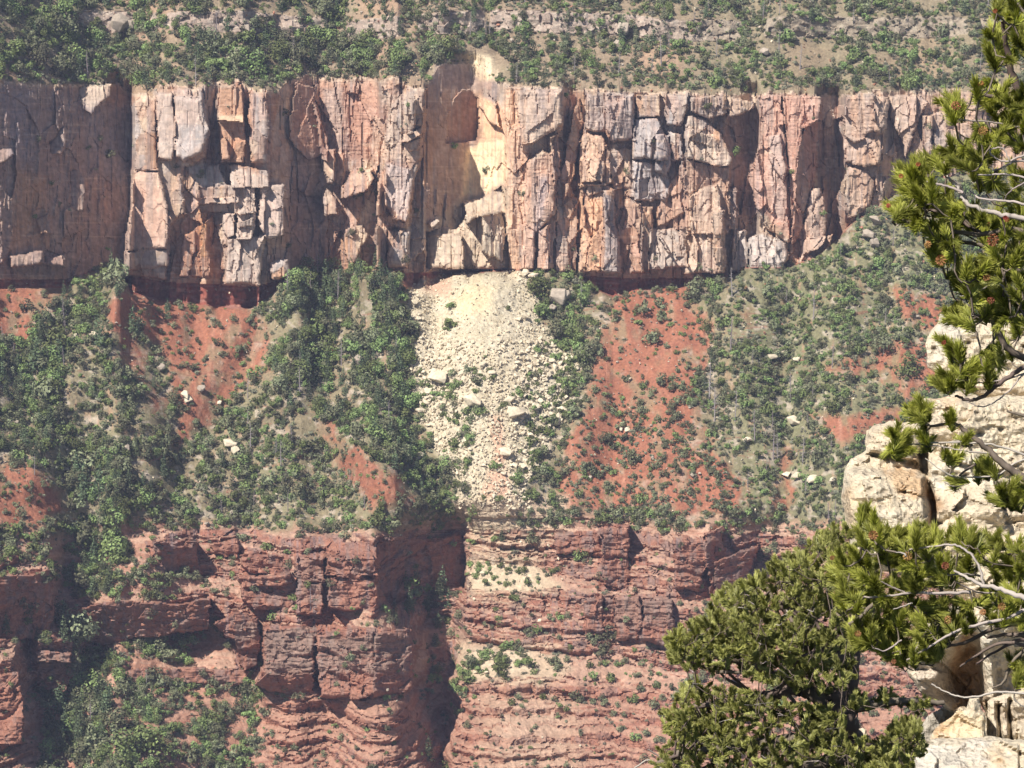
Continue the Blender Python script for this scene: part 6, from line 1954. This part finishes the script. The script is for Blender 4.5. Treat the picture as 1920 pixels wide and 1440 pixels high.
# the leafy bough of the same kind lower right, closer to the outcrop
TC = 7.2
baseC = P(2200, 1800, TC + .3)
pineC = Pine("pinyon_pine", "broad pinyon pine bough with orange cones in front of the overhanging limestone", baseC, tuft_a, 1.0, 37, TC)
pineC.bough([(2200, 1820, TC + .3), (2170, 1500, TC + .25), (2120, 1300, TC + .2), (2080, 1150, TC + .1)], .06, .03, M_brd, "trunk", 10, False)
BCc = [([(2100, 1180), (1980, 1140), (1920, 1120), (1880, 1105), (1844, 1098), (1812, 1080), (1790, 1072)], .016, .004, M_br), ([(1960, 1130), (1880, 1160), (1820, 1175), (1780, 1190), (1740, 1215), (1700, 1238)], .008, .003, M_br), ([(1844, 1098), (1835, 1060), (1815, 1035), (1790, 1022), (1750, 1025), (1705, 1030)], .006, .003, M_br),
       ([(1838, 1080), (1800, 1076), (1760, 1080), (1720, 1082)], .005, .002, M_br), ([(1900, 1110), (1840, 1112), (1800, 1095), (1790, 1090)], .005, .002, M_br), ([(1820, 1110), (1770, 1112), (1710, 1112), (1660, 1118), (1620, 1120)], .0075, .0035, M_br), ([(1700, 1112), (1670, 1100), (1655, 1092), (1640, 1088)], .004, .002, M_br),
       ([(1710, 1130), (1690, 1138), (1676, 1142)], .003, .002, M_br), ([(1700, 1042), (1690, 1036), (1680, 1036)], .004, .002, M_br), ([(1980, 1180), (1900, 1170), (1850, 1185), (1810, 1205), (1770, 1212)], .007, .003, M_brd), ([(1990, 1230), (1920, 1200), (1870, 1220), (1830, 1245)], .005, .002, M_brd),
       ([(1990, 1260), (1930, 1215), (1880, 1205), (1830, 1230), (1800, 1250)], .005, .002, M_brd), ([(1990, 1240), (1940, 1200), (1900, 1190), (1850, 1195)], .007, .003, M_brd), ([(1930, 1210), (1900, 1240), (1880, 1280), (1860, 1290)], .0045, .002, M_brd), ([(1990, 1300), (1920, 1300), (1870, 1298), (1830, 1306), (1800, 1306), (1775, 1298), (1746, 1282)], .0055, .0024, M_br),
       ([(1900, 1310), (1920, 1325), (1960, 1340)], .003, .002, M_br), ([(2060, 1060), (1960, 1040), (1920, 1034), (1890, 1040)], .006, .003, M_brd), ([(1640, 1130), (1610, 1160), (1590, 1170)], .005, .003, M_brd), ([(1690, 1200), (1660, 1220), (1640, 1215)], .004, .002, M_br)]
for ln, r0, r1, mt in BCc:
    z_ = pineC.r.uniform(-.2, .2)
    pineC.bough([(u, v, TC - (.16 if mt is M_br else 0) + z_ * (1 - k_ / len(ln))) for k_, (u, v) in enumerate(ln)], r0, r1, mt)
MC = [([(1606, 970), (1625, 955), (1660, 985), (1670, 1010), (1650, 1030), (1612, 1010)], 13, 14), ([(1556, 1075), (1575, 1040), (1610, 1030), (1640, 1050), (1640, 1120), (1600, 1150), (1570, 1130), (1572, 1100)], 25, 15), ([(1640, 1000), (1700, 990), (1720, 1010), (1700, 1060), (1650, 1060)], 15, 15),
      ([(1700, 1000), (1750, 988), (1770, 1010), (1750, 1040), (1710, 1030)], 10, 15), ([(1775, 1000), (1805, 985), (1830, 1000), (1840, 1030), (1800, 1030)], 9, 14), ([(1700, 1050), (1820, 1050), (1830, 1080), (1760, 1100), (1700, 1100)], 20, 16), ([(1620, 1090), (1700, 1080), (1720, 1120), (1640, 1150)], 14, 16),
      ([(1590, 1170), (1640, 1160), (1660, 1190), (1640, 1220), (1600, 1205)], 14, 13), ([(1650, 1150), (1760, 1120), (1830, 1130), (1820, 1180), (1740, 1200), (1660, 1200)], 30, 16), ([(1650, 1205), (1710, 1210), (1720, 1240), (1670, 1245)], 11, 13), ([(1720, 1200), (1770, 1190), (1760, 1235), (1725, 1235)], 9, 13),
      ([(1830, 1010), (1870, 1000), (1960, 1030), (1960, 1080), (1880, 1090), (1840, 1060)], 20, 16), ([(1840, 1100), (1960, 1090), (1960, 1180), (1900, 1180), (1850, 1160)], 24, 17), ([(1890, 1240), (1930, 1225), (1960, 1260), (1910, 1290)], 7, 14), ([(1900, 1030), (1960, 1030), (1960, 1100), (1900, 1080)], 8, 16)]
for poly, n_, md in MC:
    for (u, v) in inpoly(poly, int(n_ * 1.6), md * .74, pineC.r):
        pineC.add_tuft(u, v, TC + pineC.r.uniform(-.2, .2), pineC.r.uniform(.66, .9))
for u, v, s in [(1637, 1003, 1.5), (1703, 1043, 1.4), (1773, 1060, 1.2), (1777, 1162, 1.2), (1843, 1148, 1.0), (1878, 1137, 1.2), (1608, 1188, 1.0), (1676, 1240, .8), (1560, 1046, .7)]:
    pineC.cone(u, v, TC - .22, s * .8)
pineC.finish(M_brd)

# the rear pine, lower left of the outcrop
TD = 13.0
baseD = P(1600, 1680, TD + .3)
pineD = Pine("pinyon_pine", "dense olive pinyon pine standing behind the bough, in front of the red ledges", baseD, tuft_b, 1.0, 41, TD)
pineD.twmax, pineD.twr = .6, .6
pineD.bough([(1600, 1700, TD + .3), (1592, 1500, TD + .2), (1588, 1400, TD + .1), (1575, 1330, TD), (1560, 1300, TD)], .085, .045, M_brd, "trunk", 10, True)
pineD.bough([(1575, 1330, TD), (1598, 1260, TD), (1604, 1180, TD), (1590, 1110, TD), (1560, 1050, TD - .1)], .035, .012, M_brd)
for ln, r0, r1, mt in [([(1575, 1330), (1530, 1306), (1500, 1290), (1430, 1260), (1350, 1230), (1290, 1225)], .035, .010, M_brd), ([(1600, 1220), (1540, 1180), (1470, 1140), (1430, 1100)], .035, .01, M_brd), ([(1500, 1290), (1420, 1310), (1340, 1320), (1290, 1330)], .03, .008, M_brd), ([(1590, 1400), (1500, 1390), (1400, 1400), (1300, 1410), (1230, 1430)], .04, .008, M_brd),
                      ([(1590, 1420), (1480, 1440), (1380, 1470)], .03, .01, M_brd), ([(1604, 1180), (1560, 1150), (1520, 1080), (1500, 1030)], .025, .008, M_brd), ([(1600, 1240), (1500, 1210), (1400, 1190), (1300, 1180)], .03, .008, M_brd), ([(1590, 1330), (1640, 1320), (1700, 1314), (1770, 1318)], .022, .010, M_brd),
                      ([(1600, 1400), (1660, 1400), (1700, 1370), (1715, 1350)], .02, .006, M_brd), ([(1370, 1130), (1380, 1160)], .006, .004, M_br), ([(1470, 1125), (1478, 1150), (1483, 1156)], .007, .004, M_br), ([(1600, 1290), (1608, 1340), (1592, 1380)], .007, .003, M_br), ([(1600, 1300), (1588, 1350)], .006, .003, M_br), ([(1400, 1300), (1430, 1305), (1425, 1320)], .006, .003, M_br),
                      ([(1330, 1240), (1350, 1250), (1345, 1262)], .005, .003, M_br), ([(1190, 1440), (1215, 1425), (1240, 1440), (1260, 1470)], .007, .004, M_br), ([(1215, 1405), (1245, 1425), (1256, 1440)], .006, .003, M_br), ([(1265, 1440), (1280, 1418), (1284, 1412)], .006, .003, M_br), ([(1300, 1400), (1340, 1385), (1350, 1382)], .008, .004, M_br), ([(1330, 1450), (1360, 1420), (1370, 1405)], .008, .003, M_br)]:
    pineD.bough([(u, v, TD + pineD.r.uniform(-.05, .05)) for (u, v) in ln], r0, r1, mt)
MD = [([(1500, 1030), (1530, 990), (1565, 980), (1600, 985), (1640, 1040), (1640, 1200), (1560, 1180), (1480, 1120), (1450, 1060)], 150, 8), ([(1410, 1080), (1450, 1045), (1500, 1030), (1540, 1080), (1540, 1170), (1460, 1180), (1400, 1140)], 90, 8), ([(1330, 1110), (1380, 1090), (1410, 1080), (1450, 1160), (1440, 1230), (1360, 1230), (1330, 1160)], 100, 8),
      ([(1245, 1200), (1270, 1175), (1320, 1150), (1350, 1180), (1380, 1240), (1350, 1262), (1280, 1250), (1250, 1235)], 70, 8), ([(1360, 1200), (1500, 1160), (1600, 1190), (1605, 1270), (1560, 1300), (1480, 1290), (1400, 1270)], 170, 8), ([(1265, 1290), (1300, 1270), (1360, 1290), (1440, 1300), (1500, 1320), (1480, 1360), (1400, 1380), (1300, 1370), (1260, 1340)], 100, 8),
      ([(1240, 1330), (1300, 1340), (1400, 1370), (1380, 1400), (1280, 1390), (1240, 1370)], 45, 9), ([(1225, 1400), (1280, 1385), (1400, 1380), (1500, 1370), (1600, 1400), (1640, 1470), (1220, 1470)], 170, 9), ([(1500, 1320), (1580, 1330), (1600, 1400), (1500, 1390)], 50, 9), ([(1640, 1400), (1660, 1370), (1700, 1340), (1725, 1350), (1735, 1400), (1710, 1440), (1650, 1460)], 70, 8), ([(1600, 1380), (1660, 1390), (1700, 1450), (1600, 1460)], 40, 9),
      ([(1700, 1316), (1745, 1308), (1750, 1322), (1710, 1330)], 10, 8), ([(1590, 1290), (1620, 1300), (1640, 1320), (1600, 1326)], 10, 8), ([(1640, 1295), (1690, 1290), (1700, 1320), (1650, 1320)], 8, 9)]
base_nodes = list(pineD.nodes)
for k_ in range(110):
    near_ = base_nodes[pineD.r.randrange(len(base_nodes))]
    e_ = near_ + Vector((pineD.r.uniform(-.35, .2), pineD.r.uniform(-.4, .3), pineD.r.uniform(-.05, .3)))
    ec = cam.matrix_basis.inverted() @ e_
    eu, ev2 = np.array([960 + ec.x / -ec.z * FPX]), np.array([720 - ec.y / -ec.z * FPX])
    if max(sdf(eu, ev2, p_[0])[0] for p_ in MD) < 12:
        continue
    m_ = near_.lerp(e_, .5) + Vector((0, 0, -.04))
    v_, f_ = tube([near_, m_, e_], [.009, .006, .003], 5)
    pineD.part("branch", np_mesh("branch", v_, f_, M_brd, True, None, {"tone": [1.0] * len(v_)}))
    pineD.nodes += [m_, e_]
for k_ in range(26):
    u, v = pineD.r.uniform(1260, 1580), pineD.r.uniform(1120, 1430)
    pineD.bough([(u, v, TD - .5), (u + pineD.r.uniform(-10, 10), v + pineD.r.uniform(-4, 4), TD - .55), (u + pineD.r.uniform(-22, 22), v + pineD.r.uniform(-6, 12), TD - .5)], .0032, .0014, M_br, "dead_twig", 4, False)
for poly, n_, md in MD:
    for (u, v) in inpoly(poly, int(n_ * 1.6), md * .7, pineD.r):
        pineD.add_tuft(u, v, TD + pineD.r.uniform(-.55, .35), pineD.r.uniform(.85, 1.25), upb=.8)
pineD.finish(M_brd)
# ------------------------------------------------------------------ the air in the canyon
hz_m, hn, hl, hb_ = new_mat("haze_air")
hn.remove(hb_)
pv = hn.new("ShaderNodeVolumePrincipled")
pv.inputs["Color"].default_value = (0.62, 0.70, 1.0, 1)
pv.inputs["Density"].default_value = 0.000082
pv.inputs["Anisotropy"].default_value = 0.2
hl.new(pv.outputs[0], hn["Material Output"].inputs["Volume"])
lo = np.array([GX.min() - 20, -30.0, min(GZ.min(), -400) - 1.0])
hi = np.array([GX.max() + 20, GY.max() + 20, max(GZ.max(), 2.0) + 4.0])
bv = [(x, y, z) for z in (lo[2], hi[2]) for y in (lo[1], hi[1]) for x in (lo[0], hi[0])]
bf = [(0, 2, 3, 1), (4, 5, 7, 6), (0, 1, 5, 4), (2, 6, 7, 3), (0, 4, 6, 2), (1, 3, 7, 5)]
hz = obj("haze", np_mesh("haze", bv, bf, hz_m))
tag(hz, kind="stuff")
print("GRID", NU, NV, "z", GZ.min(), GZ.max(), "y", GY.min(), GY.max())
